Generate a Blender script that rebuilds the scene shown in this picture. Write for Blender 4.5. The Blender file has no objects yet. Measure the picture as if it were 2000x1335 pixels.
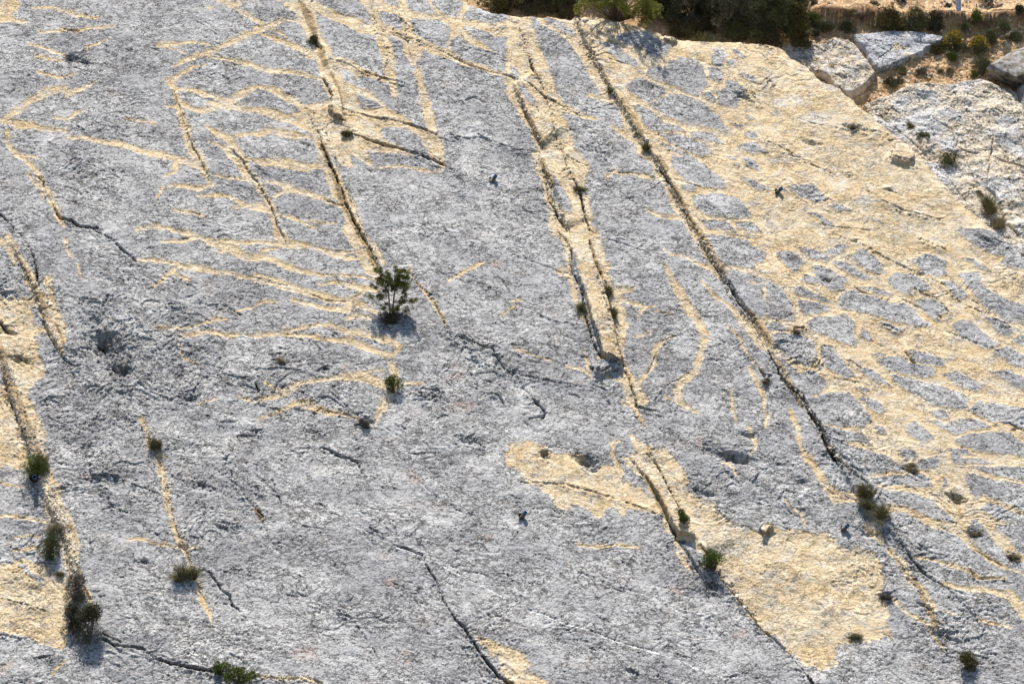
import bpy, math, random
import numpy as np
from math import radians as R, sin, cos
sc = bpy.context.scene
col = sc.collection

# ------------------------------------------------------------------ camera
PITCH = R(6.0); DIST = 60.0; VIEW_W = 25.0
C = np.array([0.0, -DIST*cos(PITCH), -DIST*sin(PITCH)])
FWD = np.array([0.0, cos(PITCH), sin(PITCH)]); UP = np.array([0.0, -sin(PITCH), cos(PITCH)]); RT = np.array([1.0, 0, 0])
cam_d = bpy.data.cameras.new('camera'); cam = bpy.data.objects.new('camera', cam_d); col.objects.link(cam)
cam.location = C.tolist(); cam.rotation_euler = (math.pi/2+PITCH, 0, 0)
cam_d.sensor_width = 36.0; cam_d.lens = 36.0*DIST/VIEW_W
cam_d.clip_start = 1.0; cam_d.clip_end = 2000.0
sc.camera = cam
FPX = 2000.0*DIST/VIEW_W                       # focal length in photograph pixels

# ------------------------------------------------------------------ light
SUN = np.array([0.08, -0.035, -0.99]); SUN /= np.linalg.norm(SUN)      # direction the light travels
wd = bpy.data.worlds.new('World'); sc.world = wd; wd.use_nodes = True
nt = wd.node_tree; bg = nt.nodes['Background']; sky = nt.nodes.new('ShaderNodeTexSky')
sky.sky_type = 'NISHITA'; sky.sun_disc = False
sky.sun_elevation = math.asin(-SUN[2]); sky.sun_rotation = math.atan2(-SUN[0], -SUN[1])
sky.air_density = 1.0; sky.dust_density = 0.6
nt.links.new(sky.outputs[0], bg.inputs[0]); bg.inputs[1].default_value = 0.09
sd_ = bpy.data.lights.new('sun', 'SUN'); sd_.energy = 5.0; sd_.angle = R(0.5); sd_.color = (1.0, 0.95, 0.87)
sun = bpy.data.objects.new('sun', sd_); col.objects.link(sun)
from mathutils import Vector
sun.rotation_euler = Vector(SUN.tolist()).to_track_quat('-Z', 'Y').to_euler(); sun.location = (0, -5, 40)
sc.view_settings.view_transform = 'Standard'; sc.view_settings.look = 'None'
sc.view_settings.exposure = .84; sc.view_settings.gamma = 1.0

# ------------------------------------------------------------------ geometry of the inclined bed
DIP = R(58.0)
TV = np.array([0.0, cos(DIP), sin(DIP)]); NV = np.array([0.0, -sin(DIP), cos(DIP)])
def st_uv(s, t, h):
    """a point of the bed (s along, t up the dip, h proud of it) -> where the photograph shows it"""
    x = s; y = t*TV[1]+h*NV[1]-C[1]; z = t*TV[2]+h*NV[2]-C[2]
    d = y*FWD[1]+z*FWD[2]; up = y*UP[1]+z*UP[2]
    return 1000.0+FPX*x/d, 667.5-FPX*up/d
def uv_st(u, v, h=0.0):
    r = FWD*FPX + RT*(u-1000.0) + UP*(667.5-v)
    k = (h - C@NV)/(r@NV); p = C+r*k
    return float(p[0]), float(p@TV)
def W(u, v, h=0.0):
    s, t = uv_st(u, v, h)
    return np.array([s, 0, 0])+TV*t+NV*h
PXM = VIEW_W/2000.0

def pn(x, y, seed=0):
    xi = np.floor(x); yi = np.floor(y); fx = (x-xi).astype(np.float32); fy = (y-yi).astype(np.float32)
    xi = xi.astype(np.int64); yi = yi.astype(np.int64)
    def g(ix, iy, dx, dy):
        h = (ix*374761393+iy*668265263+seed*974711) & 0xffffffff
        h = ((h ^ (h >> 13))*1274126177) & 0xffffffff
        a = ((h ^ (h >> 16)) & 1023).astype(np.float32)*np.float32(2*math.pi/1024)
        return np.cos(a)*dx+np.sin(a)*dy
    ux = fx*fx*fx*(fx*(fx*6-15)+10); uy = fy*fy*fy*(fy*(fy*6-15)+10)
    a = g(xi, yi, fx, fy); b = g(xi+1, yi, fx-1, fy); c = g(xi, yi+1, fx, fy-1); d = g(xi+1, yi+1, fx-1, fy-1)
    return ((a+(b-a)*ux)*(1-uy)+(c+(d-c)*ux)*uy)*1.5
def fbm(x, y, o=4, seed=0, g=.5):
    r = 0; a = 1.0
    for i in range(o):
        r = r+a*pn(x, y, seed+i*17); x = x*2.03+3.1; y = y*2.03-1.7; a *= g
    return r
def sst(a, b, x):
    t = np.clip((x-a)/(b-a), 0, 1); return t*t*(3-2*t)

# ------------------------------------------------------------------ object helpers
def tag(o, label=None, cat=None, group=None, kind=None):
    if label: o['label'] = label
    if cat: o['category'] = cat
    if group: o['group'] = group
    if kind: o['kind'] = kind
    return o
def mesh_np(name, V, F, mat, parent=None, nper=None, smooth=False, mats=None, midx=None):
    """V (n,3); F (m,k) array"""
    me = bpy.data.meshes.new(name); V = np.asarray(V, np.float32); F = np.asarray(F, np.int32)
    k = F.shape[1]
    me.vertices.add(len(V)); me.vertices.foreach_set('co', V.ravel())
    me.loops.add(F.size); me.loops.foreach_set('vertex_index', F.ravel())
    me.polygons.add(len(F)); me.polygons.foreach_set('loop_start', np.arange(len(F), dtype=np.int32)*k)
    me.polygons.foreach_set('use_smooth', np.full(len(F), smooth, bool))
    for m in (mats or [mat]): me.materials.append(m)
    if midx is not None: me.polygons.foreach_set('material_index', np.asarray(midx, np.int32))
    me.update(calc_edges=True)
    o = bpy.data.objects.new(name, me); col.objects.link(o)
    if parent: o.parent = parent
    return o
def empty(name, loc, rz=0):
    o = bpy.data.objects.new(name, None); col.objects.link(o); o.location = [float(c) for c in loc]; o.rotation_euler = (0, 0, rz)
    o.empty_display_size = .1
    return o

# ------------------------------------------------------------------ node helper
class NT:
    def __init__(s, name):
        s.m = bpy.data.materials.new(name); s.m.use_nodes = True; s.t = s.m.node_tree; s.b = s.t.nodes['Principled BSDF']
        s.b.inputs['Roughness'].default_value = .9; s.b.inputs['Specular IOR Level'].default_value = .25
    def n(s, ty, **k):
        x = s.t.nodes.new('ShaderNode'+ty)
        for a, b in k.items(): setattr(x, a, b)
        return x
    def L(s, a, b): s.t.links.new(a, b)
    def v(s, x, inp):
        if hasattr(x, 'is_output'): s.L(x, inp)
        else: inp.default_value = x
    def math(s, op, a, b=0.0, clamp=False):
        x = s.n('Math', operation=op, use_clamp=clamp); s.v(a, x.inputs[0]); s.v(b, x.inputs[1]); return x.outputs[0]
    def ss(s, a, b, x):
        m = s.n('MapRange', interpolation_type='SMOOTHSTEP'); s.v(x, m.inputs[0]); s.v(a, m.inputs[1]); s.v(b, m.inputs[2]); return m.outputs[0]
    def mix(s, f, a, b):
        m = s.n('Mix', data_type='RGBA'); s.v(f, m.inputs[0])
        for q, i in ((a, 6), (b, 7)):
            if isinstance(q, tuple): q = q+(1,) if len(q) == 3 else q
            s.v(q, m.inputs[i])
        return m.outputs[2]
    def noise(s, vec, sc_, det=4, ro=.55, dist=0.0):
        x = s.n('TexNoise'); s.L(vec, x.inputs['Vector']); x.inputs['Scale'].default_value = sc_; x.inputs['Detail'].default_value = det
        x.inputs['Roughness'].default_value = ro; x.inputs['Distortion'].default_value = dist; return x.outputs[0]
    def attr(s, name):
        return s.n('Attribute', attribute_name=name).outputs['Fac']
    def coord(s, scale=(1, 1, 1), rot=(0, 0, 0)):
        tc = s.n('TexCoord'); mp = s.n('Mapping'); s.L(tc.outputs['Object'], mp.inputs[0]); mp.inputs[2].default_value = rot; mp.inputs[3].default_value = scale
        return mp.outputs[0]
# ------------------------------------------------------------------ what the bed looks like: veins, cells, cracks, ledges
# every block is one ninth-of-a-metre map sheet: offset, then one feature per line.
# P cream polygon, G grey polygon, T cream vein (x,y,width), K open crack (x,y,width), O brown weathered joint face,
# V white calcite, L pale patch (x,y,rx,ry), H hollow (x,y,rx,ry,depth cm), Q pinkish patch, D dark grey stain
SHEETS = {
(0,0): """
P 0,0 110,10 100,60 50,75 60,95 150,125 120,130 40,100 30,135 0,140
T 195,45,12 300,45,16 400,70,18 480,90,14 580,105,8
T 225,185,10 330,190,14 400,180,12 450,185,14 520,160,16 660,158,8
T 165,255,8 260,280,12 330,305,12 380,325,8
T 200,325,8 270,335,14 375,350,10
T 500,280,14 560,260,12 620,235,6
T 225,425,10 300,440,14 360,450,14 440,430,8
T 20,700,30 80,650,30 180,585,35 280,535,50 370,510,30 400,540,24 470,515,30 550,470,14
T 20,690,20 100,720,60 180,725,35 260,740,25 390,755,14
T 390,790,8 500,810,20 620,820,22 750,850,26 900,890,28 1000,915,34 1100,945,40 1190,985,40
T 30,760,24 40,820,30 100,890,24 170,950,26 215,1000,26 260,1090,26 300,1140,30 330,1240,40 380,1320,12
T 160,1000,8 230,1090,10 280,1170,8
T 150,900,10 220,920,14
T 315,690,8 390,690,16 430,655,18 500,635,8
T 735,685,5 830,700,8 900,720,6
T 960,460,18 985,470,24 1100,400,16 1200,370,8
T 1010,385,10 1090,345,26 1200,305,28 1300,265,28 1400,215,30 1483,185,30
T 910,262,20 1000,255,14 1100,245,10 1220,265,8
T 960,265,8 1080,315,5
T 1200,330,6 1330,345,16 1430,370,30 1490,375,30
T 970,460,24 1000,510,26 1030,580,28 1050,660,40 1060,730,36 1110,850,50 1160,940,50 1210,1060,40
T 1030,515,12 1120,530,20 1210,550,24 1300,580,24
T 970,610,10 1060,605,30 1130,640,26 1200,640,30 1260,610,40 1340,590,40 1420,530,40 1483,500,40
T 1200,590,14 1300,610,40 1400,630,34 1490,640,34
T 1190,735,10 1260,770,30 1330,800,40 1350,870,70 1400,960,50 1450,1030,50 1490,1060,50
T 1380,790,26 1490,775,34
T 1210,820,6 1310,860,20 1340,900,30
T 1400,930,20 1483,925,24
T 1250,1015,14 1350,1035,20 1450,1055,20
T 985,1070,12 1080,1080,18 1150,1090,24 1230,1070,36
T 1020,940,30 1020,990,22 950,1020,10
T 940,1080,9 915,1140,8 900,1170,5
T 1150,1135,10 1210,1130,24 1320,1140,14 1400,1180,18 1483,1185,24
T 1350,1205,12 1420,1190,14
T 1010,1210,8 1100,1235,18 1200,1255,10
T 790,1325,12 880,1305,26 1000,1325,30
T 1270,0,20 1350,35,26 1430,85,26 1483,115,24
T 1340,20,20 1483,30,10
T 1200,50,5 1300,30,12
K 1000,510,4 1040,620,10 1070,700,10 1075,745,10 1110,830,12 1150,910,12 1215,1040,4
K 1340,860,5 1390,920,12 1440,1000,14 1483,1055,10
K 230,1030,18 250,1055,18 250,1090,8 310,1190,12 330,1240,18 350,1265,22 420,1280,26 450,1310,24 560,1325,20
K 0,1245,20 40,1275,12 80,1325,14
K 370,175,10 450,185,12
K 430,720,8 490,760,10
H 400,340,30,26,14
H 465,355,45,28,12
H 480,1010,90,60,5
K 390,325,10 430,360,12 500,350,8
K 480,300,10 520,270,6
K 700,560,6 780,570,6
K 600,740,4 470,840,4
""",
(500,0): """
P 290,610 430,590 430,420 480,400 520,500 640,560 730,590 760,640 870,680 900,720 1000,760 960,790 870,740 720,730 730,800 820,850 920,900 700,880 640,870 690,980 640,950 540,890 560,970 500,960 420,860 350,780 150,700 120,660 280,640
G 575,555 640,565 720,595 735,615 650,622 600,605
T 240,0,110 300,100,90 330,200,70 380,300,90 410,380,80 420,470,70 450,550,70 470,640,100 490,700,110
T 0,500,20 120,530,30 230,590,36 300,640,40 350,770,60 400,900,70 440,1000,70 490,1130,90 540,1230,90 600,1345,110
T 0,635,30 120,660,50 250,700,80
T 0,780,26 70,755,34 200,775,40 330,800,50
T 0,935,34 120,940,40 250,965,50 380,960,70
T 50,1055,12 150,1070,24 260,1110,26 380,1150,26 480,1190,26
T 110,1140,18 180,1100,26 230,1110,18
T 0,380,24 100,410,24 200,410,24 300,440,22 380,465,30
T 0,180,30 80,150,30 150,115,24 250,125,24
T 0,115,24 80,165,20 180,215,12
T 40,200,16 120,230,26 220,265,30 300,310,40 380,340,50
T 120,0,14 200,30,30 260,80,60
T 270,0,40 400,70,50 520,120,60 620,160,70 700,200,50
T 620,0,40 670,50,40 700,150,60 740,250,70 770,350,60 780,450,60 800,540,80
T 690,150,40 800,190,40 900,230,40 1000,270,44 1100,315,44 1200,360,30 1350,410,24 1440,445,30 1483,460,50
T 1450,460,40 1500,560,40
T 700,30,60 760,50,40 850,80,50 1000,95,30 1100,100,30 1170,130,50 1300,150,40 1400,180,60 1490,200,40
T 1400,140,20 1490,120,60
T 840,0,30 860,100,50 880,200,60 910,300,100 910,360,80
T 930,400,24 960,500,40 990,620,60 1010,740,50 1030,830,90 1050,900,70 1080,980,50
T 1000,0,10 1050,70,20 1170,170,60 1120,230,16 1120,300,12
T 1220,0,20 1190,90,30 1170,180,40
T 1180,190,40 1280,250,26 1380,310,8
T 430,350,40 560,390,40 660,440,36 760,470,60
T 570,400,24 590,470,10
T 500,490,20 560,530,40 650,550,20 740,600,40
T 880,740,14 960,780,20 1000,860,60
T 720,965,6 880,965,10 1060,1000,18
T 0,1050,30 40,1120,30 90,1220,50 130,1345,40
P 0,1160 60,1190 100,1250 60,1240 0,1210
T 130,1250,8 220,1270,20 350,1320,26
T 300,1280,8 460,1300,8
O 262,20,30 300,90,44 335,180,44
O 372,290,36 400,370,36
O 440,430,12 480,520,12 495,600,12 520,710,16
O 380,860,22 430,960,20 470,1050,34 510,1180,44 550,1260,34 590,1330,36
K 253,0,24 262,20,16
K 325,225,16 350,265,24 375,290,12
K 320,0,16 480,50,6 560,80,5
K 650,0,10 680,90,12 710,190,6 750,300,5 770,400,4
K 850,50,5 870,200,8 895,330,8
K 700,60,6 780,80,6 850,130,12 940,180,8
K 720,155,5 900,230,8 1060,290,8 1200,360,14 1290,400,10 1400,430,10 1483,450,12
K 430,350,8 560,390,10 700,450,8 790,465,8 880,495,4
K 390,460,20 420,510,18 440,570,14
K 425,620,20 440,660,12
K 450,685,14 520,705,14
K 510,640,12 620,665,14 760,690,16 880,720,16 1050,775,14
K 560,780,10 660,815,16 700,825,26 820,860,14 950,900,16 1050,940,26 1120,980,10 1300,1060,4
K 290,630,8 330,710,10 370,790,12 390,870,18 430,950,26 460,1020,24 500,1100,14 520,1190,20 560,1270,20 590,1330,16
K 0,1050,14 40,1110,12 90,1220,14 130,1320,12
K 390,1160,6 500,1190,16
K 1200,590,6 1270,565,12 1330,600,6
K 1110,770,8 1230,810,12 1300,795,10 1483,860,5
K 980,620,5 1010,750,6 1060,940,6
K 1290,290,6 1400,320,5 1420,345,5 1483,355,5
K 1400,1100,5 1483,1115,6
D 1330,330,100,45
L 1250,920,70,80
""",
(1000,0): """
P 0,80 100,85 130,200 190,350 240,500 290,640 340,780 360,860 460,960 410,1060 450,1200 500,1335 230,1335 210,1200 150,1000 110,880 150,860 110,750 60,680 0,540
G 30,500 90,530 130,600 120,620 60,560
G 0,380 50,440 20,460 0,450
G 230,1020 270,1060 330,1180 340,1240 280,1220 220,1120
T 200,580,40 320,640,40 420,680,26 500,690,8
P 180,72 340,80 480,75 800,150 950,200 1300,215 1483,240 1483,1335 1040,1335 1000,1290 920,1180 870,1060 840,1020 820,960 720,860 650,740 640,690 600,600 520,540 450,420 400,330 330,215 200,150 120,80
G 190,95 300,130 360,200 330,212 230,150
T 230,150,12 300,210,14 350,250,20 400,330,14
T 440,545,8 520,570,18 600,600,20
T 560,730,8 640,770,26 720,830,30
T 550,1020,26 600,985,22
T 610,1000,12 700,1010,14 760,1020,20 870,1030,20
T 790,1215,8 860,1250,26 980,1265,30 1040,1290,30
G 470,250 600,270 740,380 720,395 620,360 560,310
G 620,200 760,180 870,250 920,270 900,310 800,340 760,280 620,240
G 890,375 980,335 1060,350 1105,390 1110,440 1130,490 1070,550 1000,520 890,480 780,430 800,390 880,400
G 740,460 880,510 890,540 790,605 680,540 670,500
G 920,545 1000,550 1100,600 1200,680 1240,760 1100,720 980,710 900,670 800,620
G 710,620 790,640 880,720 960,740 1000,770 830,760 770,740 740,690
G 1160,290 1215,290 1235,330 1215,390 1160,370
G 1270,275 1310,290 1350,330 1310,325
G 1250,350 1290,350 1295,385 1255,385
G 1140,400 1190,400 1225,440 1200,475 1140,440
G 1240,470 1300,470 1350,530 1310,590 1290,620 1210,600 1180,530 1250,510
G 1090,545 1140,535 1175,580 1140,580
G 1330,430 1390,440 1445,485 1380,470
G 1060,225 1140,235 1110,250
G 1030,770 1150,770 1220,830 1120,820 1040,800
G 850,780 960,785 1100,840 1150,900 1100,905 990,870 900,820
G 870,835 960,870 1070,935 1040,930 900,865
G 920,920 1000,920 1150,980 1220,1040 1240,1085 1120,1085 1000,1050 930,990
G 980,1085 1060,1080 1060,1110 1000,1110
G 1040,1150 1180,1125 1320,1160 1390,1250 1270,1260 1120,1245 1060,1210
G 1100,1280 1250,1300 1290,1345 1130,1320
G 1300,1290 1400,1290 1440,1345 1290,1320
G 1310,840 1390,825 1480,880 1400,890
G 1340,915 1400,930 1440,985 1370,960
G 1320,1030 1400,1050 1483,1100 1400,1090
G 1340,760 1400,760 1430,800 1350,790
G 1290,710 1340,720 1330,740
G 1230,900 1280,905 1290,930
G 1290,950 1320,960 1310,980
G 1350,670 1400,680 1380,690
O 520,410,20 545,470,26 560,510,24
O 640,600,26 700,700,44 745,780,40
O 850,930,30 890,990,40
O 940,1100,36 1000,1230,36 1050,1310,40 1070,1335,40
K 355,90,4 390,190,8 430,280,14 470,320,14 500,380,6
K 560,520,20 590,550,16 650,650,6 700,740,6 740,800,10 780,830,24 800,890,12 850,960,12 870,1000,20 910,1060,24 960,1140,8 1000,1230,14 1050,1310,10
O 60,620,18 100,690,24 150,800,30 190,860,24
O 175,930,22 200,1010,34 235,1080,24
K 0,500,8 50,590,8 90,690,6 130,790,6 180,850,8 150,920,6 190,1010,6 210,1160,16 250,1230,24 300,1310,24
K 30,130,8 90,300,8 110,380,24 180,520,10 220,620,10 240,750,8 290,880,14 330,1000,8 390,1110,24 420,1240,20 450,1335,14
K 0,455,10 100,490,10 190,570,20 320,640,8 400,680,8
K 190,570,20 230,680,8
K 130,600,8 190,730,8 220,800,5
K 180,860,8 280,870,10
K 320,910,8 450,965,8
K 480,870,8 520,910,10 575,975,14
K 510,885,10 540,890,8
K 0,870,8 80,875,10 160,880,8
K 0,1180,6 100,1230,8 210,1290,8
K 560,350,5 700,390,5
K 1350,500,8 1430,600,10
K 1340,245,16 1400,240,14 1483,270,16
K 620,1000,6 760,1010,5 830,1030,5
K 940,1050,6 1100,1090,6
K 870,230,8 900,240,14 950,230,10
K 1155,350,8 1165,380,10 1215,385,6
H 790,510,30,26,7
H 1340,560,40,20,8
K 1310,560,10 1370,570,14
H 375,1100,24,16,12
D 1240,590,45,35
D 220,300,40,25
D 710,1115,40,25
L 620,470,45,60
""",
(1500,0): """
P -40,200 80,200 230,300 430,430 700,680 1100,1050 1483,1335 1483,1400 -40,1400
G 120,1075 240,1065 350,1140 300,1170 170,1140
G 355,1190 420,1185 490,1215 400,1220
G 235,1235 290,1240 400,1310 340,1305
G 590,1260 650,1265 680,1300
G 0,1240 35,1280 0,1290
G 1110,1310 1200,1325 1180,1345 1110,1345
L 280,680,110,38
L 410,1050,60,60
L 550,1175,60,22
L 860,1240,60,25
L 140,590,130,30
L 260,855,50,18
L 310,990,40,16
K 190,690,8 330,730,8
K 0,820,8 100,870,8 250,950,10 400,1020,8
K 440,720,12 560,760,12 680,770,8 710,800,10
H 250,830,48,16,9
H 500,730,60,20,9
H 390,735,22,10,7
H 710,1100,34,12,8
H 470,1010,24,14,7
K 710,915,14 790,945,14 840,940,8
K 740,830,8 720,900,10
K 820,960,8 870,980,10
K 660,1160,10 760,1210,12 900,1250,8 1000,1270,6
K 550,1090,6 640,1130,6
K 0,460,12 30,480,10
K 300,1300,6 600,1335,6
K 900,1060,6 930,1100,4
""",
(0,450): """
P 0,390 60,400 150,390 210,400 170,470 190,540 260,580 220,620 210,680 240,760 260,830 160,930 100,940 60,800 0,640
P 0,880 40,960 90,1080 150,1220 180,1335 0,1335
T 40,30,24 90,120,40 160,260,50 220,380,60 270,480,70 310,600,80 370,720,36
T 280,300,50 310,470,40 350,560,50 390,660,20
T 0,60,40 50,100,30 80,200,14
O 100,160,14 160,260,22 210,350,26 250,440,36 270,520,26 330,560,16 380,670,16
T 60,900,80 110,960,110 160,1080,110 210,1200,110 235,1345,110
O 0,650,20 30,800,50 60,900,46 100,980,60 140,1090,50 190,1200,50 230,1335,40
K 110,20,12 160,90,10 200,160,12 215,280,26 230,330,14
K 120,200,8 180,310,10 230,440,10 260,560,10 300,650,16 380,760,14 440,800,8
K 20,860,16 60,990,16 110,1120,14 150,1210,12 180,1310,12
K 0,540,20 50,590,24 100,605,14
K 60,745,10 110,740,14 170,780,12
H 40,580,50,20,10
H 110,760,70,22,12
H 640,700,100,90,20
H 600,650,45,40,26
H 640,600,30,14,12
H 700,800,60,28,30
H 560,530,40,20,10
K 560,720,14 570,650,24 610,610,14 660,600,10 700,570,6
K 620,790,16 680,800,20 720,840,20 730,790,14
K 540,0,10 640,50,14 700,110,20 790,180,12
K 980,430,14 1070,440,12
K 1150,420,8 1235,435,12 1310,440,14 1400,490,12
K 450,920,14 560,905,20 640,945,12 700,1040,8 790,1090,8
K 380,770,8 400,800,8 440,870,8
K 270,1030,12 260,1000,14 300,980,10 370,990,6
K 480,1240,8 540,1280,10
K 1280,1110,8 1350,1110,12
K 1390,1190,14 1490,1190,14
K 1330,840,8 1420,860,16 1490,890,8
K 1240,790,8 1300,805,10
K 480,400,14 560,410,10 600,460,8
K 510,1110,8 550,1100,14 590,1070,8
K 0,330,18 30,370,10
H 30,370,60,70,8
T 880,325,10 940,290,14 1010,230,26 1040,210,30
T 790,170,8 850,160,14 950,180,18 1040,205,24 1150,220,30 1300,245,26 1400,265,26 1490,275,30
T 940,65,10 1050,60,24 1150,40,30 1230,65,24 1320,70,30 1483,72,24
T 1000,0,14 1100,25,26 1180,50,26 1270,80,30 1350,110,50 1430,150,40 1490,170,30
T 1270,120,14 1360,110,30
T 1010,250,12 1100,290,10
T 1040,620,14 1120,605,24 1210,590,26 1320,610,24 1490,605,26
T 900,570,6 1100,560,10 1140,550,20 1270,510,20 1330,520,8
T 1370,465,8 1490,435,16
T 1030,660,6 1060,740,10 1160,775,8
T 1150,1000,8 1260,975,14
T 1390,970,8 1480,995,14
T 380,60,12 385,110,18 420,160,10
T 450,200,6 475,280,6
T 820,1100,24 850,1160,24 870,1260,30 950,1310,20
L 1110,820,50,60
L 560,70,110,70
L 1250,1250,150,80
D 990,330,70,35
D 300,870,110,50
Q 1340,395,40,20
K 860,860,8 900,900,6
K 640,360,10 600,430,8
H 1100,980,40,30,8
K 1130,880,6 1120,960,10 1080,990,10
""",
(500,450): """
T 120,0,40 150,50,60 180,90,50
T 0,70,16 100,70,30 200,75,40 300,90,24 380,110,20 460,130,36 560,130,16
T 30,120,20 120,100,30
T 460,140,20 520,160,16 640,165,18
T 540,-8,80 600,60,100 640,150,90 670,220,90 700,270,50
T 690,100,40 740,200,30
T 0,150,30 80,170,30 170,200,30 270,235,30 400,265,20
T 400,250,8 500,262,14 620,275,14 690,290,14
T 370,310,8 430,300,16 520,310,20 600,340,34 700,340,40
T 0,275,50 100,300,50 200,330,44 300,360,40 400,385,40 500,405,40 600,430,50 700,470,50
T 570,400,40 620,360,30
T 200,400,8 300,425,24 420,450,24 530,460,40 530,420,16
T 520,520,8 570,495,24 660,510,30
T 0,425,8 60,415,14 120,420,8
T 0,610,30 100,600,26 220,570,18 340,550,20 430,545,20 480,570,24 560,590,34 680,610,34 800,640,40 840,670,26
T 130,600,16 300,610,18 430,630,16 540,635,40 640,680,30 740,710,36 790,715,30 850,670,16
T 640,815,14 740,805,16
T 790,770,24 800,830,60 790,900,60 760,980,50 720,1040,40 690,1110,40
T 0,980,16 100,970,24 180,930,40 280,885,24 380,870,24 500,850,30 600,840,60 720,880,50 760,920,40
T 40,880,8 120,920,14 160,940,20
T 20,1090,6 130,1050,14 230,1000,30 320,1010,50 420,1050,30 540,1070,20 600,1100,12
T 850,885,8 980,880,10
T 1310,180,14 1270,200,20 1180,260,18 1110,295,14
T 880,210,6 960,340,8 1020,420,22 1080,500,20 1110,560,8
T 1490,440,14 1410,500,8
K 140,0,10 175,80,8
K 600,0,20 630,60,20 660,110,14 700,200,12
O 600,30,24 650,100,34 690,190,40
K 0,275,6 100,305,8 180,315,12
K 290,360,8 390,400,8 540,410,6
K 880,220,6 960,340,8 990,365,16 1040,370,8
K 1020,400,8 1080,510,14 1110,570,12 1140,650,10 1180,670,14
K 1180,620,12 1240,640,16 1300,670,20 1370,690,16 1400,750,18 1440,800,14 1490,835,20
K 1210,680,12 1280,720,8 1280,680,8
K 1215,745,12 1290,770,8 1380,800,8 1490,840,10
K 1340,950,14 1400,960,20 1440,1010,16
K 1230,820,8 1290,910,6
K 960,960,14 1010,975,16 1080,965,14
K 960,1020,10 1000,1010,8
K 340,820,8 400,800,24 430,815,10
K 330,640,8 390,700,8
K 0,890,20 15,930,18
K 0,985,14 60,1010,8 120,1040,6
K 230,1040,6 330,1060,6 380,1030,10 430,1050,8 540,1070,10 610,1110,12
K 0,1170,20 45,1160,14
K 390,1265,20 440,1280,20 480,1300,16 560,1335,14
K 350,1170,8 390,1165,10
K 500,870,8 560,880,8
K 720,910,8 740,940,8
K 1190,1190,10 1250,1200,12 1320,1250,10
H 1250,1220,70,34,9
H 640,1110,45,30,10
H 1020,950,90,40,5
H 130,750,50,24,5
Q 1390,185,42,36
Q 520,800,40,30
Q 1150,820,90,50
Q 1190,1020,90,40
L 1340,800,120,50
""",
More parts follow.
